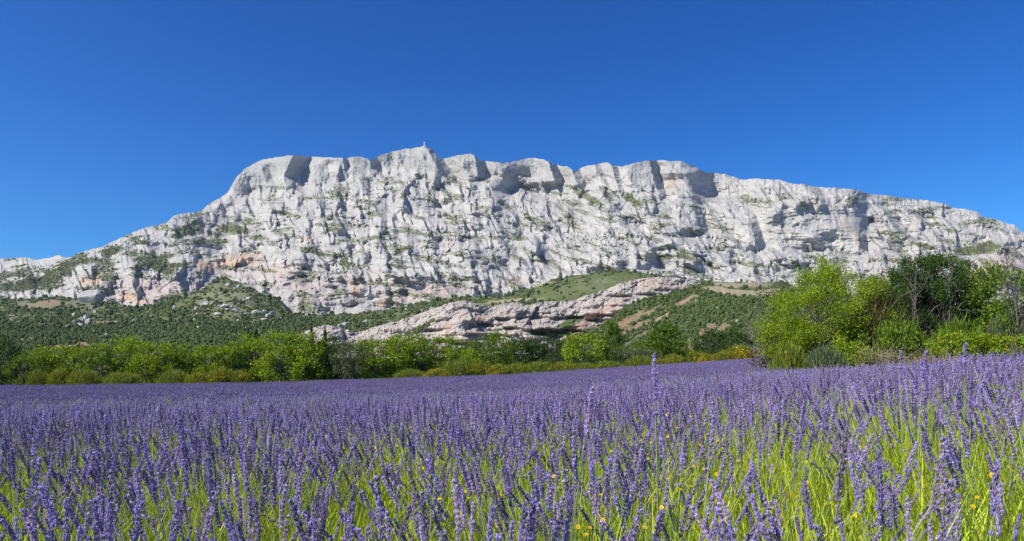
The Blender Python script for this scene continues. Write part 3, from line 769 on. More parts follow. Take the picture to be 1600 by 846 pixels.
add_scrub(foot, 25000, dens * np.where(px < 700, 1, 0.7) * (1 - 0.85 * meadow) * np.clip(0.65 + 1.1 * fbm(px / 40, py / 18, 183, 3), 0.05, 1.4), 2.0, 4.2, [0, 1, 2, 3, 4, 5])
# the pine wood on the lower left slope
pw = np.exp(-((py - 528 + 0.02 * (px - 200)) / 16) ** 2) * (px < 520) * (px > -40) * np.clip(tn[..., 0], 0, 1)
add_scrub(foot, 7000, np.where(py > 570, 0, pw), 1.6, 2.6, [2, 4, 5, 4])
px, py, d, v, tn = wood
add_scrub(wood, 9000, np.clip(tn[..., 0] - 0.3, 0, 1) * (py < 572) * (px < 1300), 1.3, 2.4, [0, 1, 2, 4, 4, 5])
mt = (PX, PY, D, MV, None)
mw = np.clip(MVEG - 0.25, 0, 1) ** 1.1 * (PY < 500) * (PY > sky_row(pxs)[None] + 1)
add_scrub(mt, 26000, mw, 0.8, 1.8, [6, 7, 8])
npt = sum(len(x) for x in pts_l)
rot = np.stack([np.zeros(npt), np.zeros(npt), rng.uniform(0, 6.28, npt)], -1)
scatter('hillside_scrub', np.concatenate(pts_l), rot, np.concatenate(scl_l), np.concatenate(idx_l), scrub_protos, 'low evergreen scrub and small pines dotting the slopes')

# ------------------------------------------------------------------ boulders on the slopes
def boulder_mesh(seed, mat):
    r_ = np.random.default_rng(seed); v, f = ICO3
    v = v.copy()
    for k in range(11):                         # hewn planes
        n_ = r_.normal(size=3); n_ /= np.linalg.norm(n_); h = r_.uniform(0.55, 0.85)
        over = v @ n_ - h; v = v - np.clip(over, 0, None)[:, None] * n_
    v = v * (1 + 0.03 * r_.normal(size=(len(v), 1)))
    tn_ = np.zeros((len(v), 4)); tn_[:, 3] = r_.uniform(0, .3)
    return make_mesh('boulder', v, f, 3, False, {'tint': tn_}, mat)
boulders = [boulder_mesh(700 + k, M_ROCK) for k in range(7)]
def on_foot(px_, py_):
    px1, py1, d1, v1, t1 = foot
    c_ = int(np.clip(np.searchsorted(px1[0], px_), 0, px1.shape[1] - 1)); r_ = int(np.argmin(np.abs(py1[:, c_] - py_)))
    return v1[r_, c_]
def on_wood(px_, py_):
    px1, py1, d1, v1, t1 = wood
    c_ = int(np.clip(np.searchsorted(px1[0], px_), 0, px1.shape[1] - 1)); r_ = int(np.argmin(np.abs(py1[:, c_] - py_)))
    return v1[r_, c_]
def boulder(px_, py_, w_px, h_px, label, group=None, base=on_foot, k=0, tilt=0.0):
    p = base(px_, py_ + h_px * 0.4); d_ = p[1]
    o = bpy.data.objects.new('boulder', boulders[k % 7]); COL.objects.link(o)
    o.location = (p[0], p[1], p[2] + h_px * 0.3 * d_ / F)
    o.scale = (w_px / 2 * d_ / F, w_px / 2 * d_ / F * 0.9, h_px / 2 * d_ / F * 1.1)
    o.rotation_euler = (random.uniform(-.2, .2), tilt, random.uniform(0, 6.28) if abs(tilt) < 0.01 else 0.2)
    return tag(o, label, 'boulder', group)
boulder(141, 464, 40, 25, 'large grey tilted rock slab at the foot of the left cliff', k=4, tilt=-0.3)
for k, (bx, by, bw, bh) in enumerate([(118, 503, 9, 10), (126, 500, 10, 13), (133, 499, 10, 17), (138, 503, 10, 14), (124, 508, 12, 7), (107, 510, 9, 6), (137, 493, 5, 5)]):
    boulder(bx, by, bw, bh, 'grey rock in the jumbled outcrop on the left foothill', 'rocks of the jumbled outcrop on the left foothill', k=k)
for bx, by, bw, bh, lab in [(208, 502, 8, 7, 'white round boulder alone in the scrub below the left cliff'), (109, 542, 7, 6, 'white boulder beside the bare earth strip above the left trees'), (115, 492, 7, 8, 'pale boulder just above the jumbled rock outcrop'),
        (105, 480, 8, 5, 'pale flat rock close under the left cliff'), (18, 494, 8, 4, 'low pale rock in the scrub at the far left'), (147, 486, 6, 7, 'upright pale boulder left of the green mound'), (598, 510, 8, 6, 'pale boulder in the green gap left of the pink ridge'), (530, 510, 13, 9, 'white boulder on top of the small pink outcrop')]:
    boulder(bx, by, bw, bh, lab, k=int(bx) % 7)
for bx, by, bw, bh, lab in [(1152, 502, 7, 6, 'white boulder on the wooded slope above the yellow broom'), (1144, 490, 5, 5, 'small white boulder high on the wooded slope'), (1088, 470, 6, 5, 'white boulder near the top of the wooded slope'), (1119, 481, 4, 4, 'tiny white boulder in the middle of the wooded slope')]:
    boulder(bx, by, bw, bh, lab, base=on_wood, k=int(bx) % 7)
rb = random.Random(5)
for k in range(110):
    bx = rb.choice([rb.uniform(300, 470), rb.uniform(300, 430), rb.uniform(20, 300), rb.uniform(180, 480), rb.uniform(480, 690)])
    t0 = float(np.interp(bx, FT[:, 0], FT[:, 1]))
    by = rb.uniform(t0 + 6, min(t0 + 75, 545)) if bx < 480 else rb.uniform(t0 + 4, t0 + 16)
    s_ = rb.uniform(2.2, 5.5) if rb.random() < .8 else rb.uniform(5, 9)
    boulder(bx, by, s_ * 1.3, s_, 'pale limestone boulder among the green scrub of the left foothill', 'pale boulders strewn over the left foothill', k=k)
for (bx, by, bw, bh) in [(400, 488, 22, 9), (418, 494, 14, 7), (425, 490, 10, 8), (350, 478, 16, 9), (322, 475, 12, 9), (365, 485, 14, 6), (410, 500, 16, 7), (340, 490, 18, 6), (385, 492, 10, 7)]:
    boulder(bx, by, bw, bh, 'broad pale rock ledge showing through the scrub on the green mound', 'pale rock ledges on the green mound', k=int(bx) % 7)

# ------------------------------------------------------------------ the cross on the summit
M_CROSS = bark_material('cross_metal', (0.55, 0.55, 0.54), (0.70, 0.69, 0.66))
def box(sp_, c, s_):
    x, y, z = np.array(s_) / 2
    v = np.array([[sx * x, sy * y, sz * z] for sx in (-1, 1) for sy in (-1, 1) for sz in (-1, 1)]) + c
    sp_.add(v, [[0, 1, 3, 2], [4, 6, 7, 5], [0, 4, 5, 1], [2, 3, 7, 6], [0, 2, 6, 4], [1, 5, 7, 3]])
ci_ = int(np.searchsorted(pxs, 662)); tp_ = MV[0, ci_]
cross = bpy.data.objects.new('summit_cross', None); COL.objects.link(cross); cross.location = (tp_[0], tp_[1], tp_[2] - 1.0)
tag(cross, 'pale cross on a stone pedestal standing on the summit of the mountain', 'cross')
for nm, c_, s_ in (('pedestal', (0, 0, 3.0), (6.5, 6.5, 8.0)), ('shaft', (0, 0, 13.0), (2.0, 2.0, 13.0)), ('crossbar', (0, -0.02, 15.4), (7.5, 1.8, 1.8))):
    sp_ = Soup(); box(sp_, np.array(c_), s_)
    if nm == 'pedestal': box(sp_, np.array((0, 0, 7.3)), (4.2, 4.2, 1.6))
    if nm == 'shaft':
        box(sp_, np.array((0, 0, 6.9)), (3.0, 3.0, 1.4))
    ob = bpy.data.objects.new(nm, sp_.mesh(nm, M_CROSS)); COL.objects.link(ob); ob.parent = cross
# ------------------------------------------------------------------ trees and bushes
def leaf_set(name, col, hue2, trans=0.32, var=0.45): return leaf_material(name, col, var, trans, hue2)
L_BRIGHT = leaf_set('bright_oak_leaf', (0.215, 0.32, 0.016), (0.38, 0.48, 0.028))
L_MID = leaf_set('green_leaf', (0.140, 0.235, 0.020), (0.25, 0.35, 0.03))
L_DARK = leaf_set('dark_leaf', (0.050, 0.105, 0.016), (0.10, 0.175, 0.024), 0.25)
L_GREY = leaf_set('olive_leaf', (0.13, 0.17, 0.07), (0.23, 0.27, 0.13), 0.25)
L_PINE = leaf_set('pine_needle', (0.10, 0.18, 0.016), (0.22, 0.32, 0.03), 0.3)
L_BROOM = leaf_set('broom_stem', (0.19, 0.245, 0.030), (0.32, 0.36, 0.04), 0.25)
L_YELLOW = leaf_set('yellow_flower', (0.55, 0.40, 0.01), (0.75, 0.58, 0.02), 0.2, 0.25)
L_LIME = leaf_set('lime_leaf', (0.23, 0.33, 0.014), (0.40, 0.49, 0.03), 0.32)
L_TAM = leaf_set('feathery_stem', (0.20, 0.18, 0.07), (0.30, 0.28, 0.09), 0.3)
L_GRASS = leaf_set('verge_grass', (0.16, 0.20, 0.03), (0.28, 0.30, 0.06), 0.3)

def limbs(sp_, centres, rng, trunk_pts, trunk_r, taper=0.35, thin=0.10, sides=4):
    n = len(trunk_pts)
    tube(sp_, trunk_pts, np.linspace(trunk_r, trunk_r * taper, n), 6)
    for c in centres:
        hts = trunk_pts[:, 2]
        zt = max(hts[0] + 0.05, min(hts[-1], c[2] * rng.uniform(0.25, 0.7)))
        a = np.array([np.interp(zt, hts, trunk_pts[:, 0]), np.interp(zt, hts, trunk_pts[:, 1]), zt])
        m1 = a * 0.6 + c * 0.4 + rng.normal(0, 0.06, 3) * np.linalg.norm(c - a); m1[2] += 0.05
        m2 = a * 0.25 + c * 0.75 + rng.normal(0, 0.06, 3) * np.linalg.norm(c - a)
        tube(sp_, [a, m1, m2, c], trunk_r * np.array([0.4, 0.28, 0.17, 0.05]) * rng.uniform(.6, 1.1), sides)

def crown_points(n, rng, H, W, low, lump=0.25, boxy=0.8):
    """clump centres filling a lumpy crown, denser at the shell"""
    c = []
    lob = rand_dirs(5, rng)
    while len(c) < n:
        d_ = rand_dirs(1, rng)[0]
        r_ = rng.uniform(0.25, 1) ** 0.45 * (1 - lump + lump * 2 * max(0, max(lob @ d_)))
        z = d_[2] * r_
        k = 1.0 if z < 0 else 1.0
        c.append([d_[0] * r_ * W / 2, d_[1] * r_ * W / 2, low + (H - low) * (0.5 + 0.5 * np.clip(z, -1, 1.05))])
    return np.array(c)

def broadleaf(seed, H, W, low, clumps, per, lsize, leafmat, clump_r=0.5, barkmat=None, name='tree', yellow=0, trunks=1):
    """returns list of (part name, mesh)"""
    rng = np.random.default_rng(seed)
    cen = crown_points(clumps, rng, H, W, low)
    mid = np.array([0, 0, (H + low) / 2])
    ts = Soup()
    for tk in range(trunks):
        off = rng.normal(0, 0.06 * W, 2) * (trunks > 1)
        tz = np.linspace(-0.15, H * 0.72, 6)
        spread = rng.normal(0, 0.13 * W, 2) * (1 if trunks == 1 else 1.6)
        tp = np.stack([off[0] + spread[0] * (tz / H) ** 1.3 + rng.normal(0, .02 * W, 6), off[1] + spread[1] * (tz / H) ** 1.3 + rng.normal(0, .02 * W, 6), tz], -1)
        limbs(ts, cen[tk::trunks], rng, tp, H * 0.028 / math.sqrt(trunks))
    ls = Soup()
    for c in cen:
        n = int(per * rng.uniform(0.6, 1.4))
        p = c + rng.normal(0, 1, (n, 3)) * clump_r * np.array([0.55, 0.55, 0.38])
        p[:, 2] = np.where(p[:, 2] < 0.08, rng.uniform(0.05, 0.5, n), p[:, 2])
        o_ = (c - mid) / (np.linalg.norm(c - mid) + .1)
        leaves(ls, p, np.broadcast_to(o_, (n, 3)), lsize, lsize * 0.34, rng)
    out = [('trunk', ts.mesh('trunk', barkmat or M_BARK, True)), ('crown', ls.mesh('crown', leafmat))]
    if yellow:
        ys = Soup(); pick = cen[rng.choice(len(cen), max(2, len(cen) // 3))]
        p = pick[rng.integers(0, len(pick), yellow)] + rng.normal(0, 1, (yellow, 3)) * clump_r * .5 + [0, 0, clump_r * .4]
        leaves(ys, p, np.broadcast_to(np.array([0, 0, 1.0]), (yellow, 3)), lsize * .8, lsize * .4, rng)
        out.append(('blossom', ys.mesh('blossom', L_YELLOW)))
    return out

def pine(seed, H, W, leafmat=None):
    rng = np.random.default_rng(seed); ts = Soup(); ls = Soup()
    tz = np.linspace(-0.15, H * 0.95, 7); tp = np.stack([0.05 * W * np.sin(tz), 0 * tz, tz], -1)
    cen = []
    for k in range(70):
        u = rng.uniform(0.05, 1); z = H * (0.12 + 0.86 * u); r_ = W / 2 * (1 - u ** 1.8) * rng.uniform(0.35, 1) + 0.1
        a = rng.uniform(0, 6.28); cen.append([r_ * math.cos(a), r_ * math.sin(a), z])
    cen = np.array(cen); limbs(ts, cen[::2], rng, tp, H * 0.025)
    for c in cen:
        n = 60; p = c + rng.normal(0, 1, (n, 3)) * [W * .07, W * .07, H * .035]
        o_ = np.array([c[0], c[1], W * 0.5]); o_ /= np.linalg.norm(o_)
        leaves(ls, p, np.broadcast_to(o_, (n, 3)), 0.36, 0.045, rng, up=0.8)
    return [('trunk', ts.mesh('trunk', M_BARK, True)), ('crown', ls.mesh('crown', leafmat or L_PINE))]

def cypress(seed, H, W):
    rng = np.random.default_rng(seed); ts = Soup(); ls = Soup()
    tz = np.linspace(-0.15, H * .9, 5); tube(ts, np.stack([0 * tz, 0 * tz, tz], -1), np.linspace(.1, .02, 5), 6)
    n = 2600; u = rng.uniform(0, 1, n) ** .8; a = rng.uniform(0, 6.28, n); r_ = W / 2 * np.sin(np.pi * (u * .9 + .1)) ** .6 * rng.uniform(.5, 1, n)
    p = np.stack([r_ * np.cos(a), r_ * np.sin(a), H * (0.06 + .94 * u)], -1)
    leaves(ls, p, np.stack([np.cos(a) * .4, np.sin(a) * .4, np.ones(n)], -1), 0.3, 0.05, rng, up=1.2)
    return [('trunk', ts.mesh('trunk', M_BARK, True)), ('crown', ls.mesh('crown', L_DARK))]

def broom(seed, H, W, mat, n_stem=420, yellow=0, tw=0.05):
    """shrub of thin upright stems, with blossoms"""
    rng = np.random.default_rng(seed); ts = Soup(); ls = Soup(); tips = []
    for k in range(14):
        a = rng.uniform(0, 6.28); e = np.array([math.cos(a) * W * .3 * rng.random(), math.sin(a) * W * .3 * rng.random(), H * rng.uniform(.3, .6)])
        tube(ts, [[0, 0, -0.1], e * [.4, .4, .5] + rng.normal(0, .04, 3), e], [.03, .022, .012], 4)
    n = n_stem * 9
    d_ = rand_dirs(n, rng); d_[:, 2] = np.abs(d_[:, 2])
    lob = rand_dirs(6, rng); lob[:, 2] = np.abs(lob[:, 2])
    rr = rng.uniform(0.35, 1, n) ** .6 * (0.75 + 0.35 * np.clip((d_ @ lob.T).max(1), 0, 1))
    p = d_ * rr[:, None] * [W / 2, W / 2, H * .95]; p[:, 2] = np.maximum(p[:, 2], 0.03)
    leaves(ls, p, d_ * .5 + [0, 0, .8], 0.42 * H / 1.6, tw * .4, rng, up=0.8)
    out = [('stems', ts.mesh('stems', M_DRY, True)), ('crown', ls.mesh('crown', mat))]
    if yellow:
        ys = Soup(); q = d_[:yellow] * rng.uniform(.85, 1.08, (yellow, 1)) * [W / 2, W / 2, H]
        cl_ = perlin(q[:, 0] * 1.3 + seed, q[:, 2] * 1.3 + q[:, 1], 7) > -0.05
        q = q[cl_]; q[:, 2] = np.maximum(q[:, 2], .1)
        leaves(ys, q, d_[:yellow][cl_], 0.13, 0.06, rng, up=.5)
        out.append(('blossom', ys.mesh('blossom', L_YELLOW)))
    return out

def brush(seed, H, W, mat, n=500, up=0.5, branchy=3):
    """dry, leafless tangle of twigs"""
    rng = np.random.default_rng(seed); ts = Soup()
    for k in range(n):
        a = rng.uniform(0, 6.28); r0 = W * .5 * rng.random() ** .7
        base = np.array([math.cos(a) * r0, math.sin(a) * r0 * .7, rng.uniform(0, H * .55)])
        dr = rng.normal(0, 1, 3) * [1, 1, .5] + [0, 0, up]; dr /= np.linalg.norm(dr)
        L = rng.uniform(.3, .8) * H * .7; cv = rng.normal(0, .25, 3) * L
        tube(ts, [base, base + dr * L * .5 + cv * .5, base + dr * L + cv * .6 - [0, 0, .05 * L]], [.012 * H / 1.5, .008 * H / 1.5, .003], 3)
    return [('twigs', ts.mesh('twigs', mat, True))]

def bare_tree(seed, H, lean, mat, n=26):
    rng = np.random.default_rng(seed); ts = Soup()
    z = np.linspace(-0.2, H, 8); tp = np.stack([lean * (z / H) ** 1.2 * H + rng.normal(0, .03, 8), rng.normal(0, .05, 8), z], -1)
    tube(ts, tp, np.linspace(.055, .010, 8), 6)
    for k in range(n):
        i = rng.integers(2, 7); a = tp[i] + (tp[i + 1] - tp[i]) * rng.random() if i < 7 else tp[i]
        d_ = rng.normal(0, 1, 3) + [lean, 0, .6]; d_ /= np.linalg.norm(d_); L = rng.uniform(.4, 1.3)
        e = a + d_ * L; tube(ts, [a, a + d_ * L * .5 + rng.normal(0, .06, 3), e], [.014, .009, .003], 4)
        for q in range(5):
            d2 = d_ + rng.normal(0, .6, 3); d2 /= np.linalg.norm(d2); s0 = a + d_ * L * rng.uniform(.3, 1)
            tube(ts, [s0, s0 + d2 * .25 + rng.normal(0, .02, 3), s0 + d2 * .5], [.009, .006, .002], 3)
    return [('branches', ts.mesh('branches', mat, True))]

def plant(parts, name, loc, s, rz, label, cat, group=None):
    e = bpy.data.objects.new(name, None); COL.objects.link(e)
    e.location = loc; e.rotation_euler = (0, 0, rz); e.scale = s
    tag(e, label, cat, group)
    for nm, me in parts:
        ob = bpy.data.objects.new(nm, me); COL.objects.link(ob); ob.parent = e
    return e

# kinds, each built once at unit-ish size (height ~4.5 m) and copied
K = {}
for k in range(4): K['bright', k] = (broadleaf(1000 + k, 4.6, 4.9, -0.5, 84, 62, 0.23, L_BRIGHT, 0.62), 4.6, 4.9)
for k in range(2): K['mid', k] = (broadleaf(1100 + k, 4.6, 4.7, -0.5, 84, 62, 0.22, L_MID, 0.60), 4.6, 4.7)
for k in range(2): K['dark', k] = (broadleaf(1200 + k, 4.6, 4.5, -0.5, 84, 62, 0.22, L_DARK, 0.60), 4.6, 4.5)
K['olive', 0] = (broadleaf(1300, 4.2, 4.0, 0.3, 70, 70, 0.17, L_GREY, 0.5), 4.2, 4.0)
for k in range(2): K['pine', k] = (pine(1400 + k, 5.2, 3.8), 5.2, 3.8)
K['cypress', 0] = (cypress(1450, 6.0, 1.3), 6.0, 1.3)
for k in range(2): K['broom', k] = (broom(1500 + k, 2.0, 3.0, L_BROOM, yellow=0), 2.0, 3.0)
for k in range(2): K['yellow', k] = (broom(1520 + k, 2.0, 3.0, L_BROOM, yellow=900), 2.0, 3.0)
K['gold', 0] = (broom(1540, 2.0, 3.0, L_BROOM, yellow=3200), 2.0, 3.0)
NAMES = {'bright': ('oak_tree', 'bright green rounded tree', 'tree'), 'mid': ('leafy_tree', 'mid green bushy tree', 'tree'), 'dark': ('dark_oak_tree', 'dark green tree', 'tree'), 'olive': ('olive_tree', 'grey green tree', 'tree'),
         'pine': ('pine_tree', 'feathery green pine tree', 'tree'), 'cypress': ('cypress_tree', 'slim dark cypress', 'tree'), 'broom': ('broom_bush', 'olive green low bush', 'bush'), 'yellow': ('broom_bush', 'low bush dotted with yellow blossom', 'bush'), 'gold': ('broom_bush', 'low bush covered in yellow blossom', 'bush')}
ORD = ['leftmost', 'second', 'third', 'fourth', 'fifth', 'sixth', 'seventh', 'eighth', 'ninth', 'tenth', 'eleventh', 'twelfth', 'thirteenth', 'fourteenth', 'fifteenth', 'sixteenth', 'seventeenth', 'eighteenth', 'nineteenth', 'twentieth', 'twenty-first', 'twenty-second', 'twenty-third', 'twenty-fourth']
# (kind, centre px, top py, width px, metres behind the edge of the lavender)
ROW = [('dark', 2, 532, 58, 5), ('mid', 36, 552, 40, 4), ('bright', 68, 546, 52, 9), ('bright', 112, 541, 64, 9), ('mid', 158, 545, 54, 8), ('bright', 196, 530, 66, 10), ('bright', 226, 546, 50, 8), ('bright', 262, 541, 66, 9), ('mid', 300, 545, 50, 10), ('bright', 328, 540, 62, 9),
       ('mid', 366, 542, 48, 9), ('bright', 398, 529, 64, 10), ('bright', 440, 531, 74, 8), ('bright', 482, 526, 66, 8), ('dark', 515, 532, 46, 9), ('olive', 548, 534, 44, 6), ('bright', 586, 530, 62, 8), ('bright', 622, 528, 60, 9), ('mid', 658, 522, 62, 10), ('bright', 694, 536, 54, 10),
       ('mid', 728, 540, 54, 12), ('mid', 770, 524, 66, 14), ('bright', 736, 550, 40, 6), ('dark', 806, 536, 46, 22), ('dark', 832, 534, 40, 24), ('dark', 858, 533, 44, 22), ('dark', 884, 536, 36, 24), ('bright', 914, 521, 68, 10), ('pine', 957, 510, 46, 9), ('olive', 990, 544, 56, 6), ('mid', 1012, 530, 40, 16), ('pine', 1038, 507, 70, 8),
       ('mid', 1074, 532, 40, 14), ('dark', 1108, 519, 52, 9), ('dark', 1150, 517, 58, 12), ('mid', 1188, 522, 50, 14), ('cypress', 487, 516, 9, 30), ('cypress', 508, 519, 9, 30), ('cypress', 389, 522, 12, 26), ('cypress', 400, 520, 10, 28),
       ('broom', 60, 571, 30, 3), ('yellow', 90, 571, 32, 3), ('yellow', 130, 571, 46, 3), ('broom', 190, 577, 52, 3), ('broom', 272, 572, 44, 4), ('yellow', 310, 576, 40, 3), ('yellow', 346, 568, 40, 3), ('yellow', 374, 574, 34, 3), ('broom', 640, 573, 46, 4), ('gold', 682, 572, 36, 2), ('broom', 712, 557, 46, 5), ('yellow', 748, 559, 46, 5), ('gold', 778, 565, 34, 3), ('yellow', 806, 562, 40, 4), ('broom', 842, 560, 46, 4), ('yellow', 880, 562, 44, 4), ('broom', 915, 563, 46, 3), ('broom', 950, 560, 40, 3), ('broom', 1000, 552, 44, 3), ('yellow', 1026, 556, 36, 3),
       ('gold', 1052, 549, 30, 3), ('yellow', 1082, 543, 46, 5), ('gold', 1104, 549, 26, 2), ('yellow', 1128, 544, 36, 4), ('gold', 1156, 534, 52, 4), ('yellow', 1186, 536, 44, 4), ('broom', 1204, 548, 36, 3)]
count = {}
for kind in NAMES:
    rows = sorted([r_ for r_ in ROW if r_[0] == kind], key=lambda r_: r_[1])
    nv = len([1 for q in K if q[0] == kind])
    for i, (kd, cx, ty, wpx, behind) in enumerate(rows):
        d_ = float(field_edge(np.array(cx)) if cx < 1190 else 118.0) + behind
        gz = float(ground_z(np.array((cx - 800) / F * d_), np.array(d_)))
        gz = min(gz, CZ + (HZ - 562) / F * d_)
        topz = CZ + (HZ - ty) / F * d_
        parts, h0, w0 = K[kind, i % nv]
        sx = wpx * d_ / F / w0 * (1.15 if NAMES[kind][2] == 'bush' else 1.05); sz = (topz - gz) / h0 * (0.74 if NAMES[kind][2] == 'bush' else 1.03)
        nm, desc, cat = NAMES[kind]
        where = 'behind the lavender' if cat == 'tree' else 'edging the lavender'
        if kind == 'cypress': where = 'behind the trees'
        label = '%s, %s of its kind from the left, %s' % (desc, ORD[i] if i else 'first', where)
        e = plant(parts, nm, ((cx - 800) / F * d_, d_, gz), (sx, sx, sz), random.uniform(0, 6.28), label, cat, {'tree': 'trees behind the lavender field', 'bush': 'bushes along the far edge of the lavender'}[cat])

# the nearer thicket on the right
def near(parts, name, px_, d_, label, cat, h0, w0, top_py, wpx, rz=0.0):
    gz = float(ground_z(np.array((px_ - 800) / F * d_), np.array(d_)))
    topz = CZ + (HZ - top_py) / F * d_
    sx = wpx * d_ / F / w0; sz = (topz - gz) / h0
    return plant(parts, name, ((px_ - 800) / F * d_, d_, gz), (sx, sx, sz), rz, label, cat)
near(broadleaf(2001, 5.0, 5.4, 0.7, 165, 300, 0.082, L_LIME, 0.44, M_TWIG, trunks=4), 'lime_tree', 1288, 41, 'large yellow green tree at the field corner, paler than the trees beside it', 'tree', 5.0, 5.4, 424, 170)
near(broadleaf(2002, 3.2, 2.0, 0.8, 26, 180, 0.10, L_LIME, 0.36, M_TWIG), 'lime_sapling', 1296, 42, 'slender lime green shoot topping the large yellow green tree', 'tree', 3.2, 2.0, 417, 50)
near(brush(2003, 3.6, 2.6, M_TWIG, 420, 1.0), 'twiggy_shrub', 1206, 43, 'grey leafless shrub left of the large yellow green tree', 'bush', 3.6, 2.6, 468, 62)
near(broadleaf(2004, 3.6, 2.3, 0.9, 26, 80, 0.10, L_GREY, 0.4, M_TWIG), 'thin_shrub', 1200, 45, 'thin pale green shrub leaning at the left end of the thicket', 'bush', 3.6, 2.3, 452, 56)
near(broom(2005, 3.4, 2.6, L_TAM, 520, 0, 0.04), 'feathery_shrub', 1366, 40, 'feathery brownish green shrub between the lime tree and the dark trees', 'bush', 3.4, 2.6, 463, 84)
near(broadleaf(2006, 5.2, 5.0, 0.5, 150, 300, 0.092, L_DARK, 0.40, M_BARK, trunks=3), 'dark_tree', 1436, 42, 'large dark green tree with a ragged top in the middle of the thicket', 'tree', 5.2, 5.0, 410, 140)
near(broadleaf(2007, 5.2, 4.0, 0.5, 120, 300, 0.092, L_DARK, 0.38, M_BARK, trunks=2), 'dark_tree', 1496, 43, 'dark green tree to the right of the ragged dark one', 'tree', 5.2, 4.0, 414, 105)
near(broadleaf(2008, 4.2, 3.4, 0.4, 90, 290, 0.092, L_DARK, 0.38, M_BARK), 'dark_tree', 1398, 43, 'lower dark green tree just right of the feathery shrub', 'tree', 4.2, 3.4, 424, 80)
near(broadleaf(2009, 4.6, 4.4, 0.7, 70, 120, 0.14, L_MID, 0.45, M_TWIG, trunks=3), 'ragged_tree', 1580, 40, 'loose green tree with bare grey stems at the right edge', 'tree', 4.6, 4.4, 412, 130)
near(bare_tree(2010, 4.6, -0.25, M_TWIG, 34), 'bare_tree', 1604, 38, 'pale bare leaning trunk with forked twigs at the right edge', 'tree', 4.6, 3.0, 400, 90)
near(bare_tree(2011, 4.0, 0.02, M_TWIG, 26), 'bare_tree', 1482, 40, 'bare grey twigs standing in front of the dark trees', 'tree', 4.0, 2.4, 425, 66)
near(bare_tree(2012, 3.4, 0.08, M_TWIG, 22), 'bare_tree', 1424, 39.5, 'thin grey bare stems before the ragged dark tree', 'tree', 3.4, 2.4, 448, 60)
near(broadleaf(2013, 1.9, 3.0, 0.1, 60, 120, 0.12, L_BRIGHT, 0.36, M_TWIG, yellow=120), 'green_bush', 1545, 37, 'yellow green bush under the right hand trees', 'bush', 1.9, 3.0, 530, 100)
near(broadleaf(2014, 1.7, 3.0, 0.1, 60, 110, 0.12, L_MID, 0.36, M_TWIG), 'green_bush', 1395, 37, 'fresh green bush below the feathery shrub', 'bush', 1.7, 3.0, 512, 80)
near(broadleaf(2015, 1.6, 3.0, 0.1, 60, 110, 0.12, L_BRIGHT, 0.36, M_TWIG, yellow=60), 'green_bush', 1330, 37, 'small leafy bush at the foot of the yellow green tree', 'bush', 1.6, 3.0, 536, 70)
near(broadleaf(2016, 1.7, 3.0, 0.1, 60, 110, 0.12, L_BRIGHT, 0.36, M_TWIG, yellow=80), 'green_bush', 1480, 36.5, 'leafy bush behind the grey dry brush', 'bush', 1.7, 3.0, 524, 80)
near(brush(2017, 1.7, 3.4, M_DRY, 520), 'dry_brush', 1448, 35.5, 'tangled grey dry brush in front of the dark trees', 'bush', 1.7, 3.4, 534, 92)
near(brush(2018, 1.7, 3.0, M_DRY, 420), 'dry_brush', 1372, 35.8, 'brown dry brush below the feathery shrub', 'bush', 1.7, 3.0, 520, 70)
near(brush(2019, 1.6, 3.0, M_DRY, 380), 'dry_brush', 1512, 35.2, 'pale dry brush beside the yellow green bush', 'bush', 1.6, 3.0, 536, 76)
near(brush(2020, 1.6, 3.0, M_TWIG, 380), 'dry_brush', 1590, 35.5, 'grey dry brush at the right edge of the thicket', 'bush', 1.6, 3.0, 520, 70)
near(broom(2021, 1.3, 2.4, L_BROOM, 300, 60), 'low_broom', 1232, 37, 'low green bush at the trunk of the yellow green tree', 'bush', 1.3, 2.4, 545, 56)
near(broom(2022, 1.2, 2.6, L_GREY, 300, 0), 'low_broom', 1290, 36, 'low greyish bush under the yellow green tree', 'bush', 1.2, 2.6, 548, 70)
near(broom(2023, 1.5, 2.6, L_MID, 360, 0), 'low_broom', 1415, 38.5, 'dense dark low bush at the foot of the dark trees', 'bush', 1.5, 2.6, 515, 90)
near(broom(2024, 1.5, 2.6, L_MID, 360, 0), 'low_broom', 1500, 38.8, 'dense low bush behind the pale dry brush', 'bush', 1.5, 2.6, 512, 100)
near(broom(2025, 1.6, 2.6, L_GREY, 360, 0), 'low_broom', 1578, 38.8, 'grey green low bush at the foot of the loose tree', 'bush', 1.6, 2.6, 505, 90)
# ------------------------------------------------------------------ lavender
M_LAV = attr_material('lavender', 0.22, 0.65, 0.22)
M_STEM = attr_material('lavender_stem', 0.35, 0.5, 0.25)
M_GOLD = attr_material('yellow_petal', 0.2, 0.5, 0.15)
C_CAL = [(0.370, 0.275, 0.545), (0.420, 0.320, 0.600), (0.280, 0.205, 0.445), (0.460, 0.375, 0.600)]
C_FLO = [(0.46, 0.37, 0.78), (0.54, 0.45, 0.82), (0.38, 0.30, 0.72)]
C_STEM = (0.40, 0.48, 0.18)

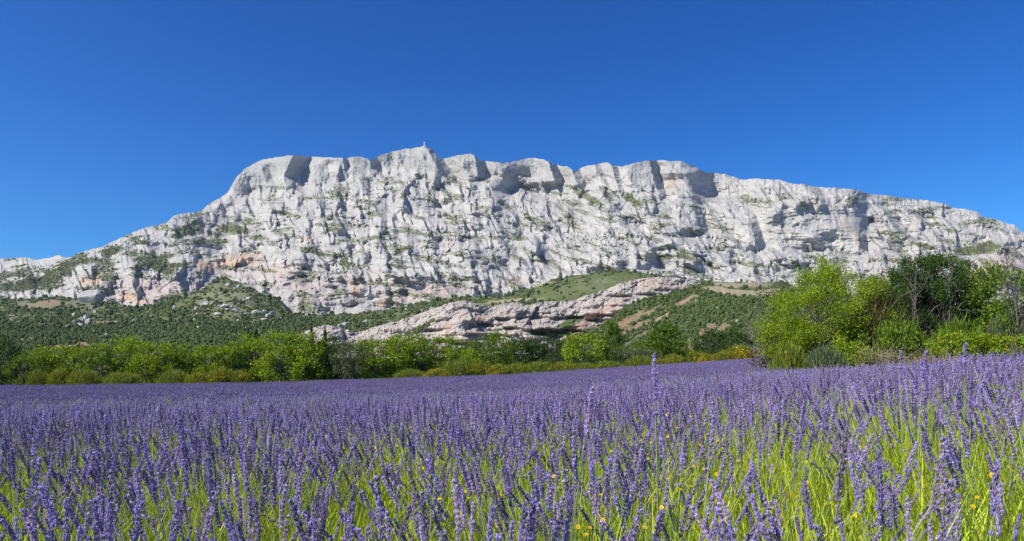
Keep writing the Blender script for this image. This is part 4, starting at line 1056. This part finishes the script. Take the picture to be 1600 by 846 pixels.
def spike(seed, L=0.078, detail=2):
    rng = np.random.default_rng(seed); s_ = Soup()
    wh = int(rng.integers(8, 12)) if detail > 1 else 7
    zs = list(np.linspace(0.004, L, wh))
    if rng.random() < .6: zs = [-0.022] + zs
    for k, z in enumerate(zs):
        u = max(0, z) / L
        R = 0.0026 + 0.0032 * math.sin(math.pi * min(1, 0.18 + 0.72 * u)) ** .7
        nb = 9 if detail > 1 else 5
        if z < 0: nb = 5
        ph = rng.uniform(0, 6.28)
        for q in range(nb):
            a = ph + q / nb * 6.283 + rng.normal(0, .2); tilt = rng.uniform(.30, .72)
            d_ = np.array([math.cos(a) * math.sin(tilt), math.sin(a) * math.sin(tilt), math.cos(tilt)])
            base = np.array([math.cos(a) * R * .25, math.sin(a) * R * .25, z + rng.normal(0, .0012)])
            l = (0.0072 + 0.0025 * rng.random()) * (0.75 + .5 * math.sin(math.pi * (0.2 + .7 * u))); w = 0.0018 * (1.1 if detail > 1 else 1.7)
            s1 = np.cross(d_, [0.1, 0.2, 1]); s1 /= np.linalg.norm(s1); s2 = np.cross(d_, s1)
            m_ = base + d_ * l * .55
            v = [base, m_ + s1 * w, m_ + s2 * w, m_ - s1 * w, m_ - s2 * w, base + d_ * l]
            c = np.array(C_CAL[rng.integers(0, 4)]) * rng.uniform(.8, 1.25)
            if rng.random() < .12: c = np.array([0.20, 0.19, 0.14])
            s_.add(v, [[0, 2, 1], [0, 3, 2], [0, 4, 3], [0, 1, 4], [5, 1, 2], [5, 2, 3], [5, 3, 4], [5, 4, 1]], c)
            if rng.random() < (.22 if detail > 1 else .3):
                fc = np.array(C_FLO[rng.integers(0, 3)]) * rng.uniform(.8, 1.2); t_ = base + d_ * l * .95
                for r_ in range(3 if detail > 1 else 1):
                    b_ = r_ * 2.1 + rng.random(); e = (s1 * math.cos(b_) + s2 * math.sin(b_)); f_ = np.cross(d_, e)
                    pl = 0.0038 if detail > 1 else .0052
                    s_.add([t_, t_ + e * pl * .7 + f_ * pl * .42 + d_ * .001, t_ + e * pl * 1.1 + d_ * .002, ], [[0, 1, 2]], fc)
                    s_.add([t_, t_ + e * pl * 1.1 + d_ * .002, t_ + e * pl * .7 - f_ * pl * .42 + d_ * .001], [[0, 1, 2]], fc)
    s_.v = [v_ * [.68, .68, 1.0] for v_ in s_.v]
    tone = [(1, 1, 1), (1.12, 1.06, .98), (.84, .82, .9), (1.15, 1.15, 1.05), (.95, .9, 1.05), (1.0, 1.05, .92), (.78, .78, .80), (.95, 1.0, .68)][seed % 100 % 8]
    s_.c = [c_ * np.array(tone) for c_ in s_.c]
    return s_

def stem_curve(seed, H=0.52, bend=0.05):
    rng = np.random.default_rng(seed); a = rng.uniform(0, 6.28); z = np.linspace(0, H, 7)
    off = bend * (z / H) ** 2 * rng.uniform(.3, 1.2)
    return np.stack([off * math.cos(a) + .004 * np.sin(z * 30 + a), off * math.sin(a), z], -1)
def tri(q): return np.concatenate([q[:, [0, 1, 2]], q[:, [0, 2, 3]]])
def stem_soup(seed, H=0.52, sides=4, leafy=True):
    s0 = Soup(); p = stem_curve(seed, H); tube(s0, p, np.linspace(.0016, .0010, len(p)), sides)
    s_ = Soup(); rng = np.random.default_rng(seed + 5)
    s_.add(s0.v[0], tri(s0.f[0]), np.array(C_STEM) * rng.uniform(.8, 1.2))
    if leafy:
        for z in (0.05, 0.1, 0.16, 0.23):
            for sd_ in (0, 3.14):
                a = rng.uniform(0, 6.28) + sd_; b0 = p[np.argmin(abs(p[:, 2] - z))]
                d_ = np.array([math.cos(a) * .5, math.sin(a) * .5, .85]); w_ = np.array([-math.sin(a), math.cos(a), 0]) * .0022; l = rng.uniform(.035, .06)
                s_.add([b0, b0 + d_ * l * .5 + w_, b0 + d_ * l, b0 + d_ * l * .5 - w_], [[0, 1, 2], [0, 2, 3]], np.array([.12, .19, .06]) * rng.uniform(.8, 1.2))
    return s_, p
NV = 8
stem_me, spike_me, tips, stalk_me, stalk_mid = [], [], [], [], []
for k in range(NV):
    st, p = stem_soup(3000 + k); stem_me.append(st.mesh('stem', M_STEM))
    tz = p[-1] - p[-2]; tips.append((p[-1], tz / np.linalg.norm(tz)))
    sk = spike(3100 + k); spike_me.append(sk.mesh('flower_spike', M_LAV))
    def joined(st_, sk_, tip):
        q = Vector((0, 0, 1)).rotation_difference(Vector(tip[1])).to_matrix(); q = np.array(q)
        j = Soup(); j.v = list(st_.v); j.f = list(st_.f); j.c = list(st_.c); j.n = st_.n
        for v_, c_, f_ in zip(sk_.v, sk_.c, sk_.f): pass
        off = j.n; j.v += [v_ @ q.T + tip[0] for v_ in sk_.v]; j.c += list(sk_.c); j.f += [f_ + off for f_ in sk_.f]; j.n += sk_.n
        return j
    stalk_me.append(joined(st, sk, tips[-1]).mesh('stalk', M_LAV))
    st2, _ = stem_soup(3000 + k, sides=3, leafy=False)
    stalk_mid.append(joined(st2, spike(3200 + k, detail=1), tips[-1]).mesh('stalk', M_LAV))

def tuft(seed, n, R, H, spike_w, spike_l, blades, leafcol):
    """a patch of many simple stalks, for the far part of the field"""
    rng = np.random.default_rng(seed); s_ = Soup()
    for k in range(n):
        a = rng.uniform(0, 6.28); r_ = R * math.sqrt(rng.random()); lean = rng.normal(0, .16, 2) + np.array([math.cos(a), math.sin(a)]) * .35 * r_ / R
        h = H * rng.uniform(.78, 1.08); b0 = np.array([math.cos(a) * r_, math.sin(a) * r_, 0]); t_ = b0 + np.array([lean[0] * h, lean[1] * h, h]); d_ = t_ - b0; d_ /= np.linalg.norm(d_)
        e = t_ - d_ * spike_l
        w = np.array([1.0, 0, 0]); w2 = np.array([0, 1.0, 0])
        c = np.array(C_CAL[rng.integers(0, 4)]) * rng.uniform(.50, .78) if rng.random() < .55 else np.array(C_FLO[rng.integers(0, 3)]) * .52
        m_ = e * .5 + t_ * .5
        s_.add([e, m_ + w * spike_w, m_ + w2 * spike_w, m_ - w * spike_w, m_ - w2 * spike_w, t_], [[0, 2, 1], [0, 3, 2], [0, 4, 3], [0, 1, 4], [5, 1, 2], [5, 2, 3], [5, 3, 4], [5, 4, 1]], c)
        if blades:
            sw = w * spike_w * .22
            s_.add([b0 - sw, b0 + sw, e + sw, e - sw], [[0, 1, 2], [0, 2, 3]], np.array(leafcol) * rng.uniform(.7, 1.3))
    return s_
far_protos = [tuft(3300 + k, 40, 0.45, .56, .009, .085, True, (.22, .27, .09)).mesh('far_tuft', M_LAV) for k in range(5)]
far2_protos = [tuft(3350 + k, 36, 0.9, .56, .019, .12, True, (.22, .24, .12)).mesh('farther_tuft', M_LAV) for k in range(5)]

def blade_tuft(seed, n, R, H, col, wid=.0022):
    rng = np.random.default_rng(seed); s_ = Soup()
    for k in range(n):
        a = rng.uniform(0, 6.28); r_ = R * math.sqrt(rng.random()); b0 = np.array([math.cos(a) * r_, math.sin(a) * r_, 0]); h = H * rng.uniform(.5, 1.1)
        ln = rng.normal(0, .28, 2) + np.array([math.cos(a), math.sin(a)]) * .25
        t_ = b0 + np.array([ln[0] * h, ln[1] * h, h * .95]); m_ = b0 * .5 + t_ * .5 + np.array([-ln[0], -ln[1], 0]) * h * .12
        an = rng.uniform(0, 6.28); w = np.array([math.cos(an), math.sin(an), 0]) * wid * rng.uniform(.7, 1.4)
        c = np.array(col) * rng.uniform(.65, 1.35) * np.array([rng.uniform(.85, 1.25), 1, rng.uniform(.6, 1.2)])
        s_.add([b0 - w, b0 + w, m_ + w * .9, m_ - w * .9, t_], [[0, 1, 2], [0, 2, 3], [3, 2, 4]], c)
    return s_
blade_protos = [blade_tuft(3400 + k, 80, .16, .50, (.47, .59, .055), .0029).mesh('blades', M_STEM) for k in range(5)]

rng = np.random.default_rng(77)
# plants in loose rows; every plant a dome of stalks fanning out from its root
def frame_px(x, y, z): return 800 + F * x / y, HZ - F * (z - CZ) / y
plants = []
yy = 0.55
while yy < 9.0:
    half = 0.72 * yy + 0.9
    for xx in np.arange(-half, half, 0.62):
        plants.append((xx + rng.normal(0, .17), yy + rng.normal(0, .17), rng.uniform(.8, 1.2)))
    yy += 0.72
sx_, sy_, lean_x, lean_y, hgt = [], [], [], [], []
for (x0, y0, k_) in plants:
    px0 = 800 + F * x0 / max(y0, .7)
    n = int(rng.normal(146, 18) * k_ * np.interp(y0, [0, 1.6, 3, 9], [.72, .85, 1.1, 1.35]))
    # thinner, greener patches as in the photograph
    thin = 1 - 0.45 * math.exp(-(((px0 - 1480) / 220) ** 2 + ((y0 - 2.1) / .7) ** 2)) - 0.45 * math.exp(-(((px0 - 1060) / 110) ** 2 + ((y0 - 1.9) / .7) ** 2)) - 0.25 * math.exp(-(((px0 - 800) / 300) ** 2 + ((y0 - 1.3) / .4) ** 2))
    n = int(n * thin)
    a = rng.uniform(0, 6.28, n); r_ = np.sqrt(rng.random(n)) * k_ * 1.1
    sx_.append(x0 + .18 * r_ * np.cos(a)); sy_.append(y0 + .18 * r_ * np.sin(a))
    lean_x.append(.56 * r_ * np.cos(a) + rng.normal(0, .045, n) - .10 + (-.12 if px0 < 500 else 0)); lean_y.append(.56 * r_ * np.sin(a) + rng.normal(0, .045, n))
    hgt.append(rng.normal(1.0, .11, n) * (1.04 - .06 * r_ ** 2))
SX, SY, LX, LY, HG = [np.concatenate(q) for q in (sx_, sy_, lean_x, lean_y, hgt)]
HG = np.clip(HG, 0.7, 1.13)
keep = SY > 0.45
SX, SY, LX, LY, HG = SX[keep], SY[keep], LX[keep], LY[keep], HG[keep]
SZ = ground_z(SX, SY) - 0.005
n = len(SX)
# tilt about the root: direction vector (lean_x, lean_y, 1)
DV = np.stack([LX, LY, np.ones(n)], -1); DV /= np.linalg.norm(DV, axis=1, keepdims=True)
TIPX, TIPY, TIPZ = SX + DV[:, 0] * .56 * HG, SY + DV[:, 1] * .56 * HG, SZ + DV[:, 2] * .56 * HG
def euler_of(dv, spin):
    """XYZ euler that turns +Z to dv after a spin about Z: Rz(yaw) Ry(pitch) Rz(spin)"""
    out = np.zeros((len(dv), 3))
    for i in range(len(dv)):
        e = (Vector((0, 0, 1)).rotation_difference(Vector(dv[i])).to_matrix() @ Matrix.Rotation(spin[i], 3, 'Z')).to_euler()
        out[i] = e
    return out
SPIN = rng.uniform(0, 6.28, n)
EU = euler_of(DV, SPIN)
KIND = rng.integers(0, NV, n)
tpx, tpy = frame_px(TIPX, np.maximum(TIPY, .2), TIPZ)
inframe = (tpx > -40) & (tpx < 1640) & (tpy > 500) & (tpy < 860) & (TIPY > .75)
too_near = np.hypot(TIPX, TIPY) < 1.02
order = np.where(inframe & ~too_near)[0]; order = order[np.argsort(TIPY[order])]
single = np.zeros(n, bool); single[order[:285]] = True

HERO = [  # (tip px, tip py, depth, spike scale, lean x, label)
    (1022, 560, 1.62, 1.1, .10, 'tallest lavender stalk, standing alone above the field right of centre'),
    (925, 612, 1.35, .95, .02, 'pale lavender stalk just left of the tallest one'),
    (1508, 541, 2.3, 1.1, .04, 'lavender stalk rising above the others at the far right'),
    (1407, 552, 2.5, 1.2, -.02, 'lavender stalk sticking up before the dry brush'),
    (1446, 553, 2.5, 1.15, .05, 'double lavender stalk standing up in front of the dark trees'),
    (1115, 655, 1.6, 1.0, .06, 'lavender stalk on a pale stem right of the yellow flowers'),
    (165, 655, 2.0, 1.1, -.05, 'lavender stalk standing proud above the left part of the field'),
    (1320, 690, 1.15, 1.15, -.1, 'full lavender stalk with pale open flowers low on the right'),
    (690, 655, 1.7, 1.0, 0, 'lavender stalk poking up at the middle of the field')]
ZONES = ['in the lower left corner', 'at the lower left', 'left of the bottom middle', 'right of the bottom middle', 'at the lower right', 'in the lower right corner']
def stalk_obj(loc, eu, s, k, label, group):
    e = bpy.data.objects.new('lavender_stalk', None); COL.objects.link(e)
    e.location = loc; e.rotation_euler = eu; e.scale = (s, s, s)
    tag(e, label, 'lavender', group)
    a = bpy.data.objects.new('stem', stem_me[k]); COL.objects.link(a); a.parent = e
    b_ = bpy.data.objects.new('flower_spike', spike_me[k]); COL.objects.link(b_); b_.parent = e
    b_.location = tips[k][0]; b_.rotation_euler = Vector((0, 0, 1)).rotation_difference(Vector(tips[k][1])).to_euler()
    return b_
for i in np.where(single)[0]:
    zn = ZONES[int(np.clip(tpx[i] // 267, 0, 5))]
    b_ = stalk_obj((SX[i], SY[i], SZ[i]), EU[i], HG[i], int(KIND[i]), 'near lavender stalk with a full purple spike %s' % zn, 'near lavender stalks %s' % zn)
    q = 0.9 + .3 * ((i * 37) % 10) / 10; b_.scale = (q, q, q)
for j, (hx, hy, hd, hs, hl, lab) in enumerate(HERO):
    tipw = P(np.array(float(hx)), np.array(float(hy)), np.array(hd))
    gz = float(ground_z(np.array(tipw[0]), np.array(hd)))
    h = (tipw[2] - gz); k = j % NV
    dv = np.array([hl, 0.03, 1.0]); dv /= np.linalg.norm(dv)
    eu_ = euler_of(dv[None], [j * 1.3])[0]; Rm = np.array(Euler(eu_).to_matrix())
    o1 = Rm @ tips[k][0]; o2 = Rm @ tips[k][1] * 0.078 * hs * 1.05
    s = (h - o2[2]) / o1[2]
    b_ = stalk_obj(tipw - o1 * s - o2, eu_, s, k, lab, None); b_.scale = (hs / s * 1.05,) * 3

rest = ~single & ~too_near
near_m = rest & (SY < 5.0); mid_m = rest & (SY >= 5.0)
pts = [np.stack([SX, SY, SZ], -1)[near_m], np.stack([SX, SY, SZ], -1)[mid_m]]
eus = [EU[near_m], EU[mid_m]]
scs = [np.repeat(HG[near_m][:, None], 3, 1), np.repeat(HG[mid_m][:, None] * 1.02, 3, 1)]
ids = [KIND[near_m], KIND[mid_m] + NV]
def fill(n_, dmin, dmax, dens_pow=1.0):
    """points spread over the field wedge"""
    u = rng.random(n_); d_ = np.sqrt(dmin ** 2 + u * (dmax ** 2 - dmin ** 2)) if dens_pow == 1 else dmin * (dmax / dmin) ** u
    px_ = rng.uniform(-120, 1720, n_); ok = d_ < field_edge(px_)
    d_, px_ = d_[ok], px_[ok]
    x_ = (px_ - 800) / F * d_
    return x_, d_
# stalks in tufts from 8.5 m to the far edge
for (cnt, a_, b_, base_i, npro, dp, sc_) in ((7500, 8.6, 30, 2 * NV, 5, 1, 1.0), (16000, 28, 125, 2 * NV + 5, 5, 1, 1.0)):
    x_, y_ = fill(cnt, a_, b_, dp)
    # gaps and rows: thin out along faint bands
    keep = rng.random(len(x_)) < np.clip(0.80 + 0.55 * perlin(x_ * .25, y_ * .12, 7) + 0.35 * perlin(x_ * .05, y_ * .22, 8), .45, 1)
    x_, y_ = x_[keep], y_[keep]; m_ = len(x_)
    hv = 1 + .10 * perlin(x_ * .5, y_ * .5, 19)
    pts.append(np.stack([x_, y_, ground_z(x_, y_)], -1)); eus.append(np.stack([rng.normal(0, .05, m_), rng.normal(-.05, .05, m_), rng.uniform(0, 6.28, m_)], -1))
    scs.append(np.stack([hv * sc_, hv * sc_, hv * rng.normal(1, .05, m_)], -1)); ids.append(base_i + rng.integers(0, npro, m_))
scatter('lavender_field', np.concatenate(pts), np.concatenate(eus), np.concatenate(scs), np.concatenate(ids), stalk_me + stalk_mid + far_protos + far2_protos, 'dense purple lavender covering the whole field')

# fresh green leaves and blades between the stalks
bx, by = [], []
for (x0, y0, k_) in plants:
    m_ = int(24 if y0 < 4.5 else 9); a = rng.uniform(0, 6.28, m_); r_ = .42 * np.sqrt(rng.random(m_))
    bx.append(x0 + r_ * np.cos(a)); by.append(y0 + r_ * np.sin(a))
bx = np.concatenate(bx); by = np.concatenate(by); ok = by > .55; bx, by = bx[ok], by[ok]
x2, y2 = fill(3500, 8, 30); bx = np.concatenate([bx, x2]); by = np.concatenate([by, y2]); m_ = len(bx)
big = np.where(by > 8, 2.2, 1.0)
scatter('lavender_leaves', np.stack([bx, by, ground_z(bx, by) - .01], -1), np.stack([rng.normal(0, .12, m_), rng.normal(-.08, .12, m_), rng.uniform(0, 6.28, m_)], -1), np.stack([big, big, rng.uniform(.8, 1.15, m_)], -1), rng.integers(0, 5, m_), blade_protos, 'bright green stems and narrow leaves between the lavender stalks')

# grass verge along the far edge and under the thicket
verge = [blade_tuft(3500 + k, 60, .5, .5, (.20, .24, .05), .012).mesh('grass', M_STEM) for k in range(3)]
px_ = rng.uniform(-100, 1215, 2600); d_ = field_edge(px_) + rng.uniform(-.5, 7, len(px_))
px2 = rng.uniform(1200, 1720, 1800); d2 = field_edge(px2) + rng.uniform(-.5, 6, len(px2))
px_ = np.concatenate([px_, px2]); d_ = np.concatenate([d_, d2]); x_ = (px_ - 800) / F * d_; m_ = len(x_)
sc = rng.uniform(.7, 1.4, m_)
scatter('grass_verge', np.stack([x_, d_, ground_z(x_, d_)], -1), np.stack([0 * x_, 0 * x_, rng.uniform(0, 6.28, m_)], -1), np.stack([sc, sc, sc], -1), rng.integers(0, 3, m_), verge, 'rough yellow green grass along the far edge of the field')

# ------------------------------------------------------------------ small yellow wildflowers and single grass stalks
fs = Soup(); st = Soup()
for k in range(7):
    a = k / 7 * 6.283; e = np.array([math.cos(a), math.sin(a), .25]); f_ = np.array([-math.sin(a), math.cos(a), 0])
    fs.add([[0, 0, 0], e * .006 + f_ * .0032, e * .0088, e * .006 - f_ * .0032], [[0, 1, 2], [0, 2, 3]], (.72, .50, .01))
v, f = ICO2; fs.add(v * [.0032, .0032, .002] + [0, 0, .0012], f, (.60, .34, .01))
head_me = fs.mesh('flower_head', M_GOLD)
p = stem_curve(41, .40, .03); t0 = Soup(); tube(t0, p, .0011, 4); st.add(t0.v[0], tri(t0.f[0]), (.16, .25, .04)); ystem_me = st.mesh('stem', M_STEM)
rw = np.random.default_rng(5)
spots = []
for cx, cy, sx, sy, m_ in ((1045, 695, 45, 40, 46), (1120, 720, 60, 50, 20), (890, 770, 60, 50, 16), (730, 755, 50, 50, 16), (620, 700, 60, 40, 16), (500, 720, 40, 40, 9), (1280, 740, 60, 50, 12), (1560, 740, 30, 30, 10), (980, 800, 60, 30, 10)):
    for k in range(m_): spots.append((rw.normal(cx, sx), rw.normal(cy, sy)))
for (qx, qy) in spots:
    if not (0 < qx < 1600 and 630 < qy < 840): continue
    # depth where that sight line is a little under the tops of the stalks
    ds = np.linspace(.95, 6, 300); zr = CZ + (HZ - qy) / F * ds; gz = ground_z((qx - 800) / F * ds, ds)
    hgt_ = rw.uniform(.46, .55); k_ = np.where(zr - gz < hgt_)[0]
    if len(k_) == 0: continue
    d_ = ds[k_[0]]; x_ = (qx - 800) / F * d_; g_ = gz[k_[0]]; z_ = zr[k_[0]]
    e = bpy.data.objects.new('yellow_flower', None); COL.objects.link(e); e.location = (x_ - p[-1][0], d_ - p[-1][1], g_); e.rotation_euler = (0, 0, 0); e.scale = (1, 1, (z_ - g_) / .40)
    zn = 'below the tallest lavender stalk' if 960 < qx < 1130 else 'left of the tallest lavender stalk' if qx <= 960 else 'in the green gap at the right'
    tag(e, 'tiny yellow wildflower between the stalks %s' % zn, 'flower', 'yellow wildflowers %s' % zn)
    a_ = bpy.data.objects.new('stem', ystem_me); COL.objects.link(a_); a_.parent = e
    h_ = bpy.data.objects.new('flower_head', head_me); COL.objects.link(h_); h_.parent = e; h_.location = p[-1]; h_.rotation_euler = (rw.uniform(.2, .9), rw.uniform(-.4, .4), 0); q = rw.uniform(.5, .75); h_.scale = (q, q, q * .40 / (z_ - g_))

def grass_stalk(qx, qtop, d_, lean, label):
    gz = float(ground_z(np.array((qx - 800) / F * d_), np.array(d_))); zt = CZ + (HZ - qtop) / F * d_; h = zt - gz
    z = np.linspace(0, h, 8); s0 = Soup(); pp = np.stack([lean * h * (z / h - 1), 0 * z, z], -1); tube(s0, pp, np.linspace(.0022, .001, 8), 4)
    e = bpy.data.objects.new('grass_stalk', None); COL.objects.link(e); e.location = ((qx - 800) / F * d_, d_, gz); tag(e, label, 'grass')
    s1 = Soup(); s1.add(s0.v[0], tri(s0.f[0]), (.34, .34, .13)); o1 = bpy.data.objects.new('stem', s1.mesh('stem', M_STEM)); COL.objects.link(o1); o1.parent = e
    s2 = Soup(); rg = np.random.default_rng(int(qx))
    for k in range(34):
        b0 = pp[-1] + (pp[-3] - pp[-1]) * rg.random() * .9; d3 = np.array([rg.normal(0, .35) + lean, rg.normal(0, .35), 1.0]); d3 /= np.linalg.norm(d3); w_ = np.cross(d3, [0, 1, .1]) * .0022
        s2.add([b0, b0 + d3 * .006 + w_, b0 + d3 * .014, b0 + d3 * .006 - w_], [[0, 1, 2], [0, 2, 3]], (.42, .40, .16))
    o2 = bpy.data.objects.new('seed_head', s2.mesh('seed_head', M_STEM)); COL.objects.link(o2); o2.parent = e
grass_stalk(387, 618, 4.2, .12, 'pale seeding grass stalk over the left middle of the field')
grass_stalk(488, 628, 4.0, .02, 'straight thin grass stalk left of the field centre')
grass_stalk(293, 640, 3.6, -.03, 'short thin grass stalk above the lavender on the left')
grass_stalk(1105, 632, 2.6, .22, 'slanting pale grass stalk right of the tallest lavender')

# ------------------------------------------------------------------ the air between here and the mountain
m, nt, out = new_mat('haze')
pv = N(nt, 'ShaderNodeVolumePrincipled', Density=HAZE_DENSITY, Anisotropy=0.3)
pv.inputs['Color'].default_value = (0.62, 0.80, 1.0, 1)
nt.links.new(pv.outputs[0], out.inputs['Volume'])
zt = float(MV[..., 2].max()) + 40; sp_ = Soup(); zb = min(-12.0, float(V[..., 2].min()) - 5, float(MV[..., 2].min()) - 5, float(GZ.min()) - 2); zb = min(zb, mountain_low - 5)
box(sp_, np.array((0, 0.0, (zt + zb) / 2)), (8400.0, 8400.0, zt - zb))
hz = bpy.data.objects.new('haze', sp_.mesh('haze', m)); COL.objects.link(hz)
tag(hz, 'thin blue summer haze in the air', kind='stuff')
